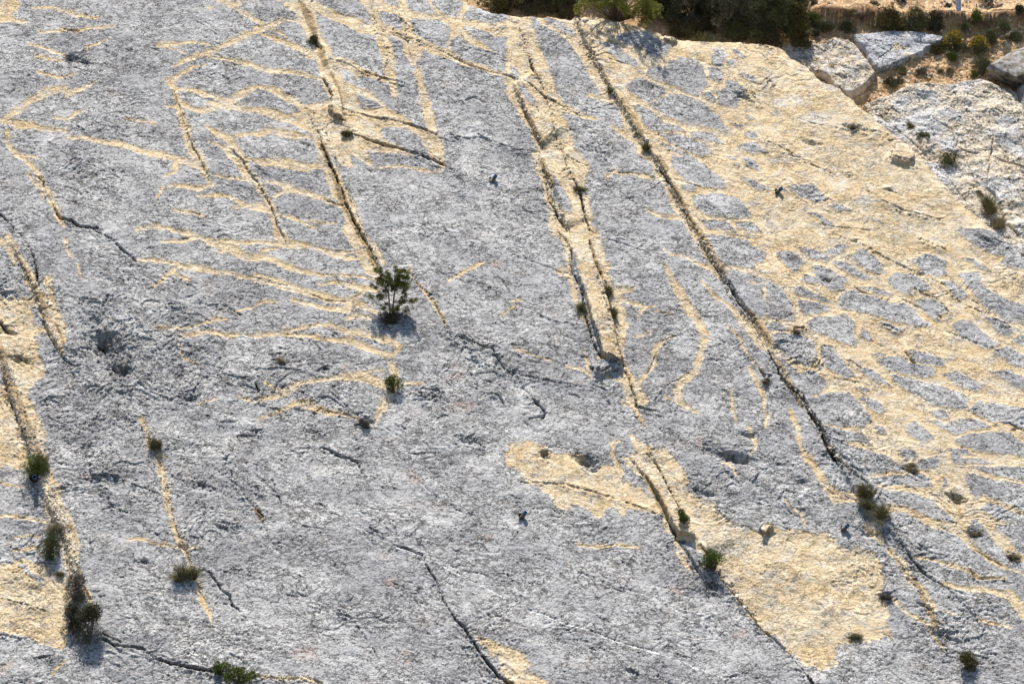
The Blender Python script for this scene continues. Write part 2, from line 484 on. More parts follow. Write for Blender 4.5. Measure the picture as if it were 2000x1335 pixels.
(1000,450): """
P 250,0 490,0 530,150 560,230 600,330 700,350 720,370 650,360 640,450 660,560 660,680 650,740 680,840 700,880 790,980 790,1010 730,1000 690,960 660,900 640,790 530,740 480,690 450,600 430,540 390,500 370,400 330,290 260,235 330,200 290,130 310,90
G 335,140 360,150 375,200 400,290 430,400 470,520 490,620 530,735 500,715 450,620 430,500 400,400 355,290 335,200
K 260,0,10 310,50,14 350,130,20 340,200,14 370,280,16 410,380,16 430,500,20 460,620,18 500,710,20 540,750,20
K 470,815,20 520,830,22 560,812,20
K 450,60,18 480,190,14 540,300,10 570,440,10 600,620,14 640,760,16 680,880,14 710,960,14 720,1020,26 790,1040,26
O 455,70,20 490,190,26 530,290,20
T 600,330,20 700,345,12 720,320,10
T 640,400,30 700,430,16 760,450,16 820,440,12
T 760,450,16 730,500,8
T 830,465,8 920,475,6
T 690,620,6 760,605,14 820,575,10
T 930,610,6 850,650,20 820,700,34 820,770,30 770,830,26 730,890,26 740,960,70 760,1000,60
T 885,200,14 910,260,36 960,340,46 1010,430,56 1060,510,46 1110,580,42 1110,660,42 1080,740,40 1060,810,40 980,870,40 960,930,40 970,990,34 1080,1060,14
T 1000,130,8 1060,190,16 1150,220,24 1220,290,20
T 1040,0,50 1100,90,30 1160,200,30 1220,290,20
O 1075,0,36 1115,80,46 1175,180,46 1240,260,30
O 1370,480,30 1410,530,46 1460,600,46 1490,650,40
K 1060,10,8 1110,100,8 1160,190,10 1220,280,12
K 1250,310,22 1300,400,24 1360,480,16
T 1090,285,8 1160,360,16 1240,430,22 1320,500,30 1380,570,60 1440,640,60 1490,690,50
T 1230,225,10 1300,230,20 1400,250,30 1490,275,30
T 1150,5,10 1250,30,16 1380,60,20 1490,60,30
T 1360,310,5 1490,312,6
T 1410,520,20 1490,540,30
T 1250,545,6 1320,630,8 1370,720,12 1440,820,10
T 1370,790,8 1410,880,18 1450,960,22 1470,1080,18 1460,1150,10
T 1265,930,8 1275,1020,14 1300,1100,10
T 1375,1120,12 1390,1190,18 1410,1240,26 1380,1290,26
T 880,970,8 950,990,14
T 320,780,16 400,800,14 470,850,8
T 0,690,6 100,720,8 230,745,8
T 410,700,8 430,760,10 460,850,6
T 640,830,30 660,900,40 680,980,30 720,1050,20 760,1130,20
T 640,1000,10 700,1020,20
T 550,850,8 640,880,20
T 690,1190,20 740,1250,60 800,1300,100 830,1345,120
P 0,1240 120,1220 200,1240 240,1290 400,1300 470,1335 0,1335
T 580,1220,12 590,1345,14
T 570,1230,8 640,1210,6
T 0,405,8 60,400,8
T 880,110,6 920,140,5 1000,150,8
K 0,820,20 60,840,14 200,870,6 300,890,8 400,910,6
K 30,850,12 60,910,14 110,970,14 150,1010,24 190,1060,20 180,1085,26 90,1090,6
K 450,0,5 560,50,6 650,80,8 780,130,8
K 0,140,5 200,210,6 250,230,6 300,250,8
K 0,415,5 100,460,6 200,510,8 260,530,8
K 710,1050,8 750,1120,8 790,1250,12 820,1335,8
K 790,1040,14 860,1060,6
K 820,990,8 900,900,10 990,850,6
K 870,640,10 940,610,10
K 840,700,8 800,790,8 760,860,8
K 490,860,10 515,865,12 520,920,6 560,1000,6 600,1060,4
K 1340,660,5 1390,750,8 1460,850,18
K 260,235,6 330,250,6
H 1140,1270,40,30,9
H 1280,1320,90,30,20
H 1375,1190,50,20,10
H 180,1290,30,30,6
V 50,600,8 150,535,8
D 850,1150,70,80
Q 240,470,60,30
Q 1080,1220,25,60
L 60,940,60,60
L 560,880,60,30
K 1170,70,5 1240,110,5
""",
(1500,450): """
P -90,-40 1483,-40 1483,1335 780,1335 600,1240 430,1160 290,1130 260,960 160,820 20,700 -30,590 -100,560 -30,530 10,470 0,380 -20,330 30,290 -20,240 -110,225 -30,190 -10,130 -100,80 -30,30
G 0,300 40,320 100,370 130,430 150,520 60,520 0,500
G 0,540 60,545 110,570 0,600
G 50,120 110,110 170,140 210,190 170,240 110,200 60,160
G 185,100 250,110 350,155 340,180 250,160
G 330,130 420,75 460,90 380,140
G 460,140 540,115 620,150 675,200 640,250 560,215
G 370,185 440,185 520,230 590,270 530,275 420,230
G 830,170 900,140 980,150 1030,190 1040,240 980,265 900,240
G 1090,0 1340,0 1430,100 1483,130 1483,220 1400,215 1350,190 1380,150 1280,130 1200,70
G 1120,155 1200,170 1290,225 1210,210
G 250,220 300,205 360,240 460,285 430,310 440,330 370,345 280,310 190,290 220,260 300,275
G 125,330 200,330 290,380 340,400 300,405 180,370
G 180,405 260,420 350,450 290,475 210,485 180,440
G 230,530 290,490 380,500 450,480 490,530 500,600 510,660 400,640 310,600 240,570
G 400,400 440,370 500,350 540,380 640,395 720,420 850,450 930,520 940,550 860,550 720,520 600,480 480,460 410,440
G 530,330 620,330 720,370 640,370
G 690,290 740,250 830,250 900,290 940,340 880,345 820,320 840,380 760,350 700,310
G 850,395 950,395 1010,430 1050,500 990,520 920,480 870,420
G 1020,295 1070,285 1120,340 1140,380 1100,390
G 1115,250 1220,245 1240,320 1340,390 1483,430 1483,540 1380,530 1330,480 1260,460 1200,380 1140,300
G 1260,500 1340,520 1410,570 1410,610 1350,610 1290,540
G 1060,545 1130,520 1200,540 1270,600 1340,660 1270,680 1170,640 1080,580
G 1410,640 1450,610 1483,620 1483,670
G 1320,700 1380,675 1483,720 1483,790 1400,770
G 1310,820 1380,800 1483,850 1483,920 1400,880
G 640,530 720,560 780,580 740,590
G 545,570 590,600 590,640 560,620
G 20,620 90,600 200,610 260,650 280,740 230,800 150,760 60,700
G 310,670 360,670 410,730 500,840 440,850 350,790 320,740
G 170,840 260,820 360,900 260,960 200,900
G 250,980 370,950 470,940 540,1010 590,1090 560,1135 400,1140 290,1130
G 640,760 690,735 770,730 820,770 870,780 960,790 970,830 900,850 780,820 680,800
G 820,690 900,700 1000,740 1030,780 960,770 850,750
G 530,800 600,810 720,900 660,890 560,840
G 1020,830 1080,820 1160,860 1260,900 1200,925 1100,890
G 710,830 800,850 900,880 1000,900 1160,960 1130,1030 1050,1020 930,990 820,930
G 540,970 620,980 690,1050 640,1060 580,1010
G 1160,1040 1220,985 1330,1000 1483,1040 1483,1150 1380,1120 1260,1090
G 950,1040 1010,1040 1050,1080 980,1075
G 960,1100 1020,1125 1100,1095 1200,1100 1280,1140 1190,1160 1080,1170 1000,1140
G 790,1130 850,1100 900,1140 950,1200 890,1220 830,1190
G 1080,1220 1180,1180 1300,1170 1400,1180 1483,1240 1483,1300 1380,1290 1200,1270
G 1050,1265 1150,1270 1280,1345 1080,1345
G 340,1170 430,1170 540,1180 600,1240 420,1280 360,1260
G 620,1135 670,1140 680,1165 640,1165
G 760,1265 830,1270 870,1310 800,1315
G 500,900 580,930 540,930
G 600,715 660,715 620,735
G 900,1330 980,1315 1000,1350 900,1350
T 470,1240,24 560,1250,24 700,1300,30 780,1345,30
T 860,460,14 920,510,14
K 500,330,10 540,360,14 620,385,6 770,420,5
K 380,15,5 560,90,6 740,185,10 780,205,12 900,260,6 1020,310,8 1120,420,8 1250,485,10 1390,550,10
K 850,340,8 900,370,16 980,390,10 1040,470,10
K 480,750,12 540,800,10
K 795,700,10 850,770,20
K 150,570,20 210,560,16
H 340,285,38,14,12
H 1290,70,60,30,8
K 40,650,10 100,650,12 180,665,10
K 30,680,8 90,700,8
K 0,700,14 60,830,14 130,920,14 190,960,20 240,1050,30 290,1130,36 340,1240,36 380,1310,40 400,1345,30
O 20,720,24 100,860,44 150,940,30 200,1020,24
K 1380,0,24 1410,30,14
K 900,1040,6 930,1090,6
K 1000,1240,6 1010,1320,6
K 1340,1115,10 1400,1120,10 1440,1145,12 1490,1170,10
K 1180,400,8 1240,450,8
K 270,750,12 300,770,10
K 0,850,16 40,840,8
K 50,1120,14 90,1130,8
T 130,1050,26 170,1130,20 190,1230,20 220,1345,26
K 600,640,5 700,690,5 900,800,5
K 1270,-60,5 1483,130,5
K 880,50,6 1030,110,12
K 640,1330,8 560,1230,6
T 1010,500,30 1050,480,20
K 540,1000,6 590,1080,5
K 780,400,5 1000,500,5
K 1020,580,5 1340,700,6
""",
(0,885): """
P 0,0 200,0 130,60 60,50 0,30
T 220,-8,70 260,120,60 310,230,90 320,330,100 380,430,90 420,550,100 420,650,80 450,750,80 500,850,70 540,950,40
P 0,640 130,620 260,660 370,720 400,830 380,930 400,1060 370,1140 250,1110 130,1070 60,1040 0,1020
G 110,655 160,665 280,740 240,760 170,700
G 280,665 340,690 370,720 300,690
T 0,365,14 100,370,16 200,385,20 280,400,24
T 90,480,6 220,480,12
T 80,570,8 170,555,20 230,550,20
T 0,175,8 180,200,8
T 890,-8,20 930,100,40 960,180,30 970,290,30 1000,400,26 1040,500,46 1060,540,30 1100,650,16 1140,740,30 1180,860,30 1215,930,14 1230,1020,6
T 740,500,8 790,490,10 920,520,12 1020,540,10 1160,545,8
T 300,1280,14 340,1230,12 400,1190,10
L 820,1010,130,60
L 1120,1130,140,80
L 380,560,90,40
K 590,1070,20 660,1110,20 740,1120,16 830,1130,20 900,1190,12 1000,1220,24 1100,1240,30 1220,1260,30 1300,1240,14
K 600,1050,10 700,1090,14
K 720,1040,6 800,1090,8
K 190,1190,10 250,1180,20 320,1165,10
K 0,1050,10 120,1080,12
K 345,215,20 380,218,20
K 405,222,10 480,220,8
K 540,150,10 610,130,16 690,150,10
K 580,190,10 620,215,14
K 770,185,16 830,205,14 930,240,12
K 1110,160,12 1180,180,10 1250,205,16
K 1290,0,8 1310,30,8 1350,150,14 1380,190,10 1490,340,10
K 1150,660,16 1210,680,14 1250,740,14 1280,790,16 1330,820,20 1350,880,20 1390,900,14 1375,945,10 1400,970,8 1415,940,8
K 1260,400,10 1340,415,16 1380,410,6
K 20,840,6 190,890,10 280,920,6
K 240,635,14 330,640,12
H 840,630,45,14,6
H 1060,535,30,16,16
H 680,300,80,60,5
K 620,290,8 700,340,10 760,350,8
K 480,750,8 530,860,12 540,920,8
K 230,240,8 260,320,10
K 850,170,6 860,240,6
V 1058,20,6 1048,90,6
V 1270,280,6 1300,330,4
V 1205,220,5 1225,235,4
V 570,1180,8 620,1170,8
K 530,795,8 575,800,8 580,840,5
K 540,290,5 600,290,8 640,250,6
K 620,1130,10 780,1180,10
Q 500,155,40,26
Q 30,1240,60,50
D 700,80,150,60
D 1150,60,120,60
H 1180,190,70,26,8
K 1330,1160,10 1400,1200,8
K 900,1260,6 1000,1300,8
""",
(500,885): """
K 430,0,14 500,20,22 580,45,20 630,160,8 660,200,10
K 95,150,8 110,220,14 150,290,10
K 0,190,8 20,240,12
K 0,330,10 40,370,18
O 0,330,30 30,380,36
V 565,425,4 640,455,5 740,510,6
V 80,535,6 130,580,5
V 820,550,4 970,595,5
V 1050,625,8 1100,660,9 1150,695,9 1250,745,5 1400,815,6 1490,860,5
K 660,435,14 730,470,10
K 800,530,12 890,560,20 960,590,16 980,640,14 1040,730,16 1070,820,16 1110,900,14 1160,970,24 1210,1010,24 1250,1080,12 1300,1160,24 1360,1240,30 1400,1290,24 1490,1345,30
K 1160,690,8 1190,705,14
K 440,620,6 480,700,6
K 250,710,8 300,790,10
K 480,890,8 560,970,12 610,1040,8 690,1150,10 740,1290,6
K 470,935,10 540,945,8
K 1140,560,6 1210,590,8
K 1200,1130,8 1270,1240,8 1310,1300,8
K 0,1290,12 100,1300,10 200,1310,8 330,1310,10 400,1345,16
T 0,1285,14 100,1295,14 200,1303,12 330,1315,12 400,1345,12
P 1260,1065 1350,1080 1400,1120 1483,1140 1483,1320 1410,1260 1390,1180 1300,1110
Q 740,610,35,22
Q 280,1160,110,46
Q 860,1180,60,60
Q 790,740,60,36
Q 920,130,60,40
Q 1340,490,60,30
L 450,120,150,80
L 130,60,60,60
L 400,350,160,60
K 360,290,10 430,340,5
K 610,340,8 650,350,6
K 440,1080,5 560,1080,6
K 980,190,5 1110,310,5
K 280,1040,8 300,1080,6
""",
(1000,885): """
P 0,0 200,10 380,40 430,90 480,100 520,60 600,80 640,140 700,180 800,200 840,290 870,380 760,340 660,310 640,330 540,310 500,360 440,330 340,270 320,340 270,310 230,240 150,200 60,150 20,80
T 580,-8,24 610,80,40 640,180,30 650,270,24 645,360,8
P 620,30 680,10 830,0 870,0 1000,100 1020,220 1040,250 1160,290 1230,380 1380,440 1483,470 1483,1050 1400,960 1340,870 1270,800 1220,700 1150,640 1060,540 1020,490 970,510 1010,620 1040,690 1010,650 930,500 870,390 840,290 760,130 700,80 640,50
G 985,525 1060,560 1120,640 1200,700 1230,790 1150,760 1050,650
G 740,185 780,190 790,235 750,215
T 1220,60,8 1250,60,18 1300,130,12
T 380,530,10 500,545,18 620,530,16 740,550,12
P 0,1150 80,1180 120,1230 60,1260 200,1320 120,1335 0,1335
K 690,40,10 760,130,14
O 775,145,26 830,230,36 870,320,34 905,380,30
K 900,385,16 950,480,20
K 780,0,12 840,70,16 890,160,16 930,260,18 970,330,16 1060,480,12 1110,560,20 1200,680,24 1240,760,26 1300,820,28 1340,880,28 1410,950,20 1450,1010,22 1490,1060,24
O 1410,960,20 1460,1040,16
O 1080,530,20 1140,590,14
K 60,150,5 170,170,8 320,185,10 420,210,12 540,240,8 640,270,10 760,320,8 870,370,8
K 600,10,5 640,150,6 645,270,6
H 430,45,60,36,22
H 470,85,30,20,16
K 1010,120,8 1040,200,8 1080,240,16 1100,230,10
H 1110,230,60,20,10
H 1310,25,70,22,18
H 1440,280,40,30,7
H 190,5,20,20,8
V 90,905,4 180,935,5 300,990,5 420,1020,5 550,1070,5 700,1120,6 850,1165,5 950,1190,5 1050,1235,10 1120,1260,6 1240,1310,4
K 90,900,4 180,930,5 300,985,5 420,1015,6 550,1065,5 700,1113,6 850,1157,5
K 980,530,8 1040,640,12 1110,740,10 1180,800,14
K 1080,640,14 1130,740,10
K 1130,690,12 1190,790,12
K 640,780,5 740,810,5
K 1000,600,6 1050,700,8
H 700,1270,46,14,10
K 1220,1300,10 1300,1290,10
K 380,690,8 480,720,8
K 950,500,24 1000,510,22
H 900,540,50,40,5
L 1350,420,120,30
D 850,950,60,60
Q 1310,1050,60,40
Q 960,790,60,30
K 1380,1010,8 1450,1120,6 1483,1160,6
K 590,630,5 680,680,5
K 830,960,8 860,1000,6
""",
(1500,885): """
P -30,430 80,450 200,460 340,480 400,520 520,560 600,580 650,680 690,800 700,900 710,1050 640,1080 540,1080 480,1080 380,1110 390,1220 300,1240 200,1180 120,1120 60,1040 -30,960
G 370,500 450,500 540,560 480,570 400,530
T 220,0,26 270,90,36 330,180,46 400,250,76 470,270,36
T 470,240,26 560,300,40 640,400,60 600,430,80 660,520,50
T 90,270,6 190,350,14 210,420,16
T 0,445,40 120,460,30 350,470,20
P 740,-40 1080,-40 1120,100 1150,180 1190,260 1260,290 1220,320 1290,370 1380,400 1300,420 1380,490 1430,560 1483,600 1483,640 1400,600 1300,500 1260,420 1170,370 1150,480 1250,580 1380,680 1300,640 1200,570 1080,460 950,430 800,350 680,340 700,310 800,310 950,380 1080,400 1050,330 970,240 870,210 960,190 930,130 880,110 800,110 780,40
G 780,0 860,0 850,25 800,20
G 890,40 980,25 980,80 880,90 840,70
G 1010,130 1045,180 1020,190
T 600,135,10 720,125,16 800,130,18
T 640,190,8 720,205,18 860,220,30 960,260,40 1100,380,40
T 1130,10,14 1250,10,20 1380,35,24 1490,60,24
T 1110,90,30 1230,115,28 1330,140,16 1490,170,16
T 1240,260,24 1350,290,24 1440,330,24 1490,345,30
T 1200,560,20 1350,650,14 1490,710,10
T 840,590,10 950,620,16 1060,650,22 1150,680,24 1220,720,20 1380,725,20
T 1030,760,20 1150,780,24 1300,800,24 1400,820,56 1460,900,50 1490,950,40
T 700,570,34 780,640,36 830,740,40 900,800,40 950,900,40 970,1000,40
T 740,850,20 830,940,12 920,990,18 980,1100,16 1030,1150,10
T 1020,920,8 1100,930,12
T 1220,970,12 1380,1000,12 1420,1010,8
O 850,740,30 930,900,36 970,990,30
K 770,530,10 830,620,14 880,670,26 960,740,12 1040,780,10 1120,860,8 1200,950,10 1250,1060,6 1280,1130,6
K 860,860,14 920,890,24 950,920,12
K 930,1000,8 1000,1090,12 1040,1150,8
K 1020,950,8 1060,1000,8 1100,1050,8
K -10,1020,24 70,1100,20 130,1160,26 200,1240,26 270,1345,26
K 540,150,14 640,260,12 700,390,14 770,530,12
K 560,170,10 700,300,8
K 350,0,16 370,10,16 430,70,20 500,130,20 540,150,10
K 420,20,14 480,80,16 530,110,10
K 1170,680,8 1210,730,16 1280,720,14 1380,730,6
K 880,545,12 940,580,6
K 680,400,10 750,400,6
H 570,460,45,20,12
H 1090,265,60,24,14
H 1190,460,46,26,10
H 1415,600,44,22,12
H 1460,345,30,12,8
H 820,95,50,18,10
H 680,815,50,20,8
H 505,1060,40,20,8
H 15,465,30,12,10
H 1060,1080,90,60,7
H 1000,1040,50,40,9
H 200,170,30,20,7
K 1200,560,8 1350,650,8
K 740,370,5 900,380,5 1080,470,6
K 180,150,8 230,200,8
K 640,220,5 700,260,6 780,330,5
K 990,1030,10 1080,1080,12 1140,1110,8
K 1040,780,6 1200,830,5
L 40,380,60,50
D 540,1150,60,40
D 480,540,70,30
"""}
# ledges: (offset) amp_cm, decay px, face px | points (right-hand side stands proud, following the line downwards)
LEDGES = [
 (500,0,   7, 60, 10, "255,0 300,90 340,190 370,280 400,370 440,430 485,530 505,620"),
 (500,0,   6, 50, 10, "350,770 390,870 430,960 460,1050 510,1180 550,1260 590,1330 640,1410 700,1530 730,1600"),
 (1000,0,  13, 60, 9, "-10,470 50,590 100,690 150,800 190,860"),
 (1000,0,  13, 40, 9, "160,900 180,960 205,1030 240,1090 270,1150 320,1330"),
 (1000,0,  11, 60, 9, "300,-40 340,60 400,200 440,280 500,380 540,470 590,540 650,650 700,740 760,820 800,890 870,980 910,1060 960,1140 1000,1230 1050,1310 1110,1420 1200,1560 1290,1700 1400,1850 1480,1960 1540,2080"),
 (1500,450,8, 60, 9, "0,700 60,830 130,920 190,960 240,1050 290,1130 340,1240 380,1310 480,1480 640,1680 760,1800 860,1960"),
 (0,450,   9, 60, 9, "60,60 120,200 180,310 230,440 270,560 330,660 390,770"),
 (0,450,   15, 70, 14,"-30,600 10,740 30,860 70,990 120,1120 160,1220 190,1335 240,1500 300,1640 370,1760 400,1900 420,2050"),
 (1000,885,-17,60, 5, "1110,560 1240,760 1340,880 1450,1010 1550,1110 1640,1180 1780,1345"),
 (0,885,   -9,60, 4, "890,-20 930,100 960,180 970,290 1040,500 1100,650 1180,860 1230,1000"),
 (0,0,     5, 30, 4, "1000,510 1040,620 1075,745 1110,830 1150,910 1215,1040"),
 (0,0,     5, 30, 4, "1320,840 1390,920 1440,1000 1483,1055 1570,1200 1660,1420"),
]
# proud bars: offset, height cm, v where the bar starts / reaches full height (photo px), outline
BARS = [
 (500,0,   12, 140, 200, "395,470 430,420 470,470 485,560 500,640 505,700 455,690 420,640 440,600 430,540"),
 (1000,450,22, 430, 640, "345,60 360,150 385,280 430,400 460,520 490,620 530,735 560,752 600,770 650,785 640,730 600,610 575,500 550,400 520,300 480,200 450,60"),
 (1000,450,9, 600, 690, "450,790 560,735 640,790 560,830 520,850 480,835"),
 (1000,885,20, 880, 1010, "700,40 770,130 840,240 880,330 910,400 960,480 1020,490 1060,500 1060,470 1010,420 960,330 920,250 870,140 830,60 780,10"),
 (1000,885,7, 1030, 1080, "990,530 1060,560 1130,640 1200,710 1230,790 1150,760 1060,660"),
 (1500,0,  12, 270, 290, "745,830 800,830 850,900 845,945 790,955 715,925"),
 (1000,0,  12, 60, 80, "880,200 920,205 960,235 920,250 880,232"),
 (1500,885,10, 1000, 1010,"-35,405 20,395 30,430 10,465 -30,460 -50,430"),
 (0,885,   8, 880, 900, "560,60 690,100 690,150 610,140 540,155 520,100"),
]
CREST = [(-4000,-900),(-1500,-420),(600,-160),(850,-40),(925,2),(950,10),(1000,22),(1077,24),(1115,29),(1160,24),(1215,35),(1270,50),(1317,67),(1380,73),(1440,72),
 (1500,80),(1527,86),(1550,107),(1577,121),(1611,148),(1645,165),(1675,192),(1709,222),(1743,249),(1780,276),(1817,313),(1844,344),
 (1871,374),(1898,404),(1931,428),(1962,450),(2000,490),(2100,590),(2600,1100),(3500,1700),(6000,3500)]
KC = 1/2.966
NU, NVV = 2001, 1336
def zeros(): return np.zeros((NVV, NU), np.float32)
def segd(U, V, a, b):
    ax, ay = a; bx, by = b; dx, dy = bx-ax, by-ay; l2 = dx*dx+dy*dy+1e-9
    t = np.clip(((U-ax)*dx+(V-ay)*dy)/l2, 0, 1)
    ex = U-(ax+t*dx); ey = V-(ay+t*dy)
    return np.sqrt(ex*ex+ey*ey), t, (dx*(V-ay)-dy*(U-ax))
def box(pts, pad):
    x0 = max(0, int(min(p[0] for p in pts)-pad)); x1 = min(NU, int(max(p[0] for p in pts)+pad)+2)
    y0 = max(0, int(min(p[1] for p in pts)-pad)); y1 = min(NVV, int(max(p[1] for p in pts)+pad)+2)
    if x1 <= x0 or y1 <= y0: return None
    V, U = np.mgrid[y0:y1, x0:x1].astype(np.float32)
    return (slice(y0, y1), slice(x0, x1)), U, V
def poly_sd(U, V, pts):
    ins = np.zeros(U.shape, bool); d = np.full(U.shape, 1e9, np.float32)
    n = len(pts)
    for i in range(n):
        a = pts[i]; b = pts[(i+1) % n]
        d = np.minimum(d, segd(U, V, a, b)[0])
        c = (a[1] > V) != (b[1] > V)
        if a[1] != b[1]: ins ^= c & (U < (b[0]-a[0])*(V-a[1])/(b[1]-a[1])+a[0])
    return np.where(ins, d, -d)
def PTS(txt, o, push=0):
    r = []
    for w in txt.split():
        q = [float(k) for k in w.split(',')]
        x, y = q[0], q[1]
        if push:
            if x == 0: x -= push
            if x == 1483: x += push
            if y == 0: y -= push
            if y == 1335: y += push
        r.append((o[0]+x*KC, o[1]+y*KC)+tuple(q[2:]))
    return r
Dtan = np.full((NVV, NU), -60, np.float32); Fk = zeros(); Fo = np.full((NVV, NU), -60, np.float32); Fv = zeros(); Fl = zeros(); Fh = zeros(); Fq = zeros(); Fd = zeros(); Fs = zeros(); Fr = zeros(); Fp = zeros(); FkD = np.full((NVV, NU), -60, np.float32)
feats = []
for o, txt in SHEETS.items():
    for ln in txt.strip().splitlines(): feats.append((o, ln[0], ln[2:]))
def stroke(F, pts, mode):
    for a, b in zip(pts[:-1], pts[1:]):
        wa = (a[2] if len(a) > 2 else 8)*KC; wb = (b[2] if len(b) > 2 else 8)*KC
        if mode == 'D' and b is pts[-1] and F is Dtan: wb *= .4
        pad = max(wa, wb)/2+(14 if mode == 'D' else 3)
        bx = box([a[:2], b[:2]], pad)
        if not bx: continue
        sl, U, V = bx; d, t, _ = segd(U, V, a[:2], b[:2]); hw = (wa+(wb-wa)*t)/2
        if mode == 'D': F[sl] = np.maximum(F[sl], hw-d)
        elif mode == 'K':
            hw2 = np.maximum(hw*.8, 1.25); dep = np.clip(hw*2*PXM*1.15, .028, .17)
            F[sl] = np.maximum(F[sl], dep*np.clip(1.25-(d/hw2)**2*1.25, 0, 1))
        elif mode == 'V': F[sl] = np.maximum(F[sl], np.clip(1.2-d/np.maximum(hw, .9), 0, 1))
for pas in ('P', 'G', 'T'):
    for o, k, t in feats:
        if k != pas: continue
        if k == 'T': stroke(Dtan, PTS(t, o), 'D'); continue
        p = PTS(t, o, 30 if k == 'P' else 5); bx = box(p, 16)
        if not bx: continue
        sl, U, V = bx; s = poly_sd(U, V, p)
        if k == 'P':
            Dtan[sl] = np.maximum(Dtan[sl], s)
            Fp[sl] = np.maximum(Fp[sl], sst(-13, -4, s)*(1.0 if (o[0] == 0 or o[1] > 600 or o == (1000, 450)) and not (o == (1500, 885) and p[0][0] > 1700) else .22))
        else: Dtan[sl] = np.minimum(Dtan[sl], -(s+(2.6 if o in ((1500, 450), (1000, 0), (1500, 885)) else 1.2)))
for o, k, t in feats:
    if k == 'K':
        stroke(Fk, PTS(t, o), 'K')
        q = PTS(t, o)
        if max(c[2] for c in q) >= 10: stroke(FkD, q, 'D')
    elif k == 'O': stroke(Fo, PTS(t, o), 'D')
    elif k == 'V': stroke(Fv, PTS(t, o), 'V')
    elif k in 'LHQD':
        q = [float(c) for c in t.split(',')]; cx, cy, rx, ry = o[0]+q[0]*KC, o[1]+q[1]*KC, q[2]*KC, q[3]*KC
        bx = box([(cx, cy)], max(rx, ry)*1.6)
        if not bx: continue
        sl, U, V = bx; du, dv = U-cx, V-cy
        if k == 'H': dv = dv-du*.25
        r2 = (du/rx)**2+(dv/ry)**2
        if k == 'H': Fh[sl] += q[4]*.01*np.exp(-r2*1.1); Fr[sl] = np.maximum(Fr[sl], np.exp(-r2*.5))
        else:
            F = {'L': Fl, 'Q': Fq, 'D': Fd}[k]; F[sl] = np.maximum(F[sl], 1-sst(.3, 1.3, r2))
for ox, oy, amp, L, face, txt in LEDGES:
    p = PTS(txt, (ox, oy)); bx = box(p, L*2.2)
    sl, U, V = bx; best = np.full(U.shape, 1e9, np.float32); sg = np.zeros(U.shape, np.float32); arc = np.zeros(U.shape, np.float32)
    ln = [math.dist(a, b) for a, b in zip(p[:-1], p[1:])]; tot = sum(ln); acc = 0
    for a, b, l in zip(p[:-1], p[1:], ln):
        d, t, c = segd(U, V, a, b); m = d < best
        best[m] = d[m]; sg[m] = np.where(c < 0, 1, -1)[m]; arc[m] = (acc+t*l)[m]; acc += l
    fade = sst(0, .08*tot, arc)*sst(0, .1*tot, tot-arc)
    s = best*sg                                    # >0 on the right
    up = sst(-face*.55, face*.45, s)
    Fs[sl] += amp*.01*fade*up*np.exp(-np.clip(s, 0, None)/L)*(1-sst(L*1.6, L*2.1, best))
for ox, oy, amp, v0, v1, txt in BARS:
    p = PTS(txt, (ox, oy)); sl, U, V = box(p, 6); s = poly_sd(U, V, p)
    Fs[sl] += amp*.01*sst(v0, v1, V)*sst(-1.2, 1.6, s)
# ground that is more broken (photo px blobs: x, y, rx, ry, strength)
for x, y, rx, ry, a in [(230,690,170,130,1),(180,860,200,120,.7),(560,760,170,110,.55),(350,700,120,120,.9),(470,950,120,130,.5),(1660,900,70,90,.9),(1750,1080,120,90,.6),(1870,1240,90,80,.8),
                        (1440,930,140,90,.6),(60,600,90,80,.5),(1390,1130,90,70,.6),(960,1290,80,90,.6),(160,130,50,30,.6),(1560,700,60,50,.6),(950,730,110,70,.5),(60,1100,60,200,.6),(170,340,70,60,.5),
                        (1180,640,50,110,.3),(420,1290,120,60,.7)]:
    b = box([(x, y)], max(rx, ry)*2)
    sl, U, V = b; Fr[sl] = np.maximum(Fr[sl], a*np.exp(-((U-x)/rx)**2-((V-y)/ry)**2))

def sample(F, u, v):
    P = 2*(NU-1); u = np.abs(u) % P; u = np.where(u > NU-1, P-u, u)
    Q = 2*(NVV-1); v = np.abs(v) % Q; v = np.where(v > NVV-1, Q-v, v)
    x0 = np.clip(u.astype(np.int32), 0, NU-2); y0 = np.clip(v.astype(np.int32), 0, NVV-2); fx = (u-x0).astype(np.float32); fy = (v-y0).astype(np.float32)
    return (F[y0, x0]*(1-fx)+F[y0, x0+1]*fx)*(1-fy)+(F[y0+1, x0]*(1-fx)+F[y0+1, x0+1]*fx)*fy
def axis(a, b, step, far):
    core = np.arange(a, b, step); ext = []; x = b; d = step*4
    while x < far: x += d; ext.append(x); d *= 1.25
    lo = []; x = a; d = step*4
    while x > -far: x -= d; lo.append(x); d *= 1.25
    return np.array(lo[::-1]+core.tolist()+ext)
def shingle(S, T, lam, seed, k=2.4, slope=.35, asp=1.7):
    """overlapping thin plates whose broken edges face down the slope; 0..1"""
    q = T+slope*S
    n = fbm(S/(lam*asp), T/lam, 3, seed, .55)
    ph = q/(lam*1.1)+n*k
    f = ph-np.floor(ph)
    rise = sst(0, .10, f)
    return rise*(1-f)
def crest_sd(u, v):
    d = np.full(u.shape, 1e9, np.float32); sg = np.ones(u.shape, np.float32)
    for a, b in zip(CREST[:-1], CREST[1:]):
        dd, t, c = segd(u, v, a, b); m = dd < d; d[m] = dd[m]; sg[m] = np.where(c > 0, 1, -1)[m]
    return d*sg                                     # >0 on the bed side
def grid_faces(nr, nc, keep=None):
    i = np.arange(nr*nc, dtype=np.int32).reshape(nr, nc)
    F = np.stack([i[:-1, :-1], i[:-1, 1:], i[1:, 1:], i[1:, :-1]], -1).reshape(-1, 4)
    if keep is not None:
        k = keep.ravel(); F = F[k[F].all(1)]
    return F
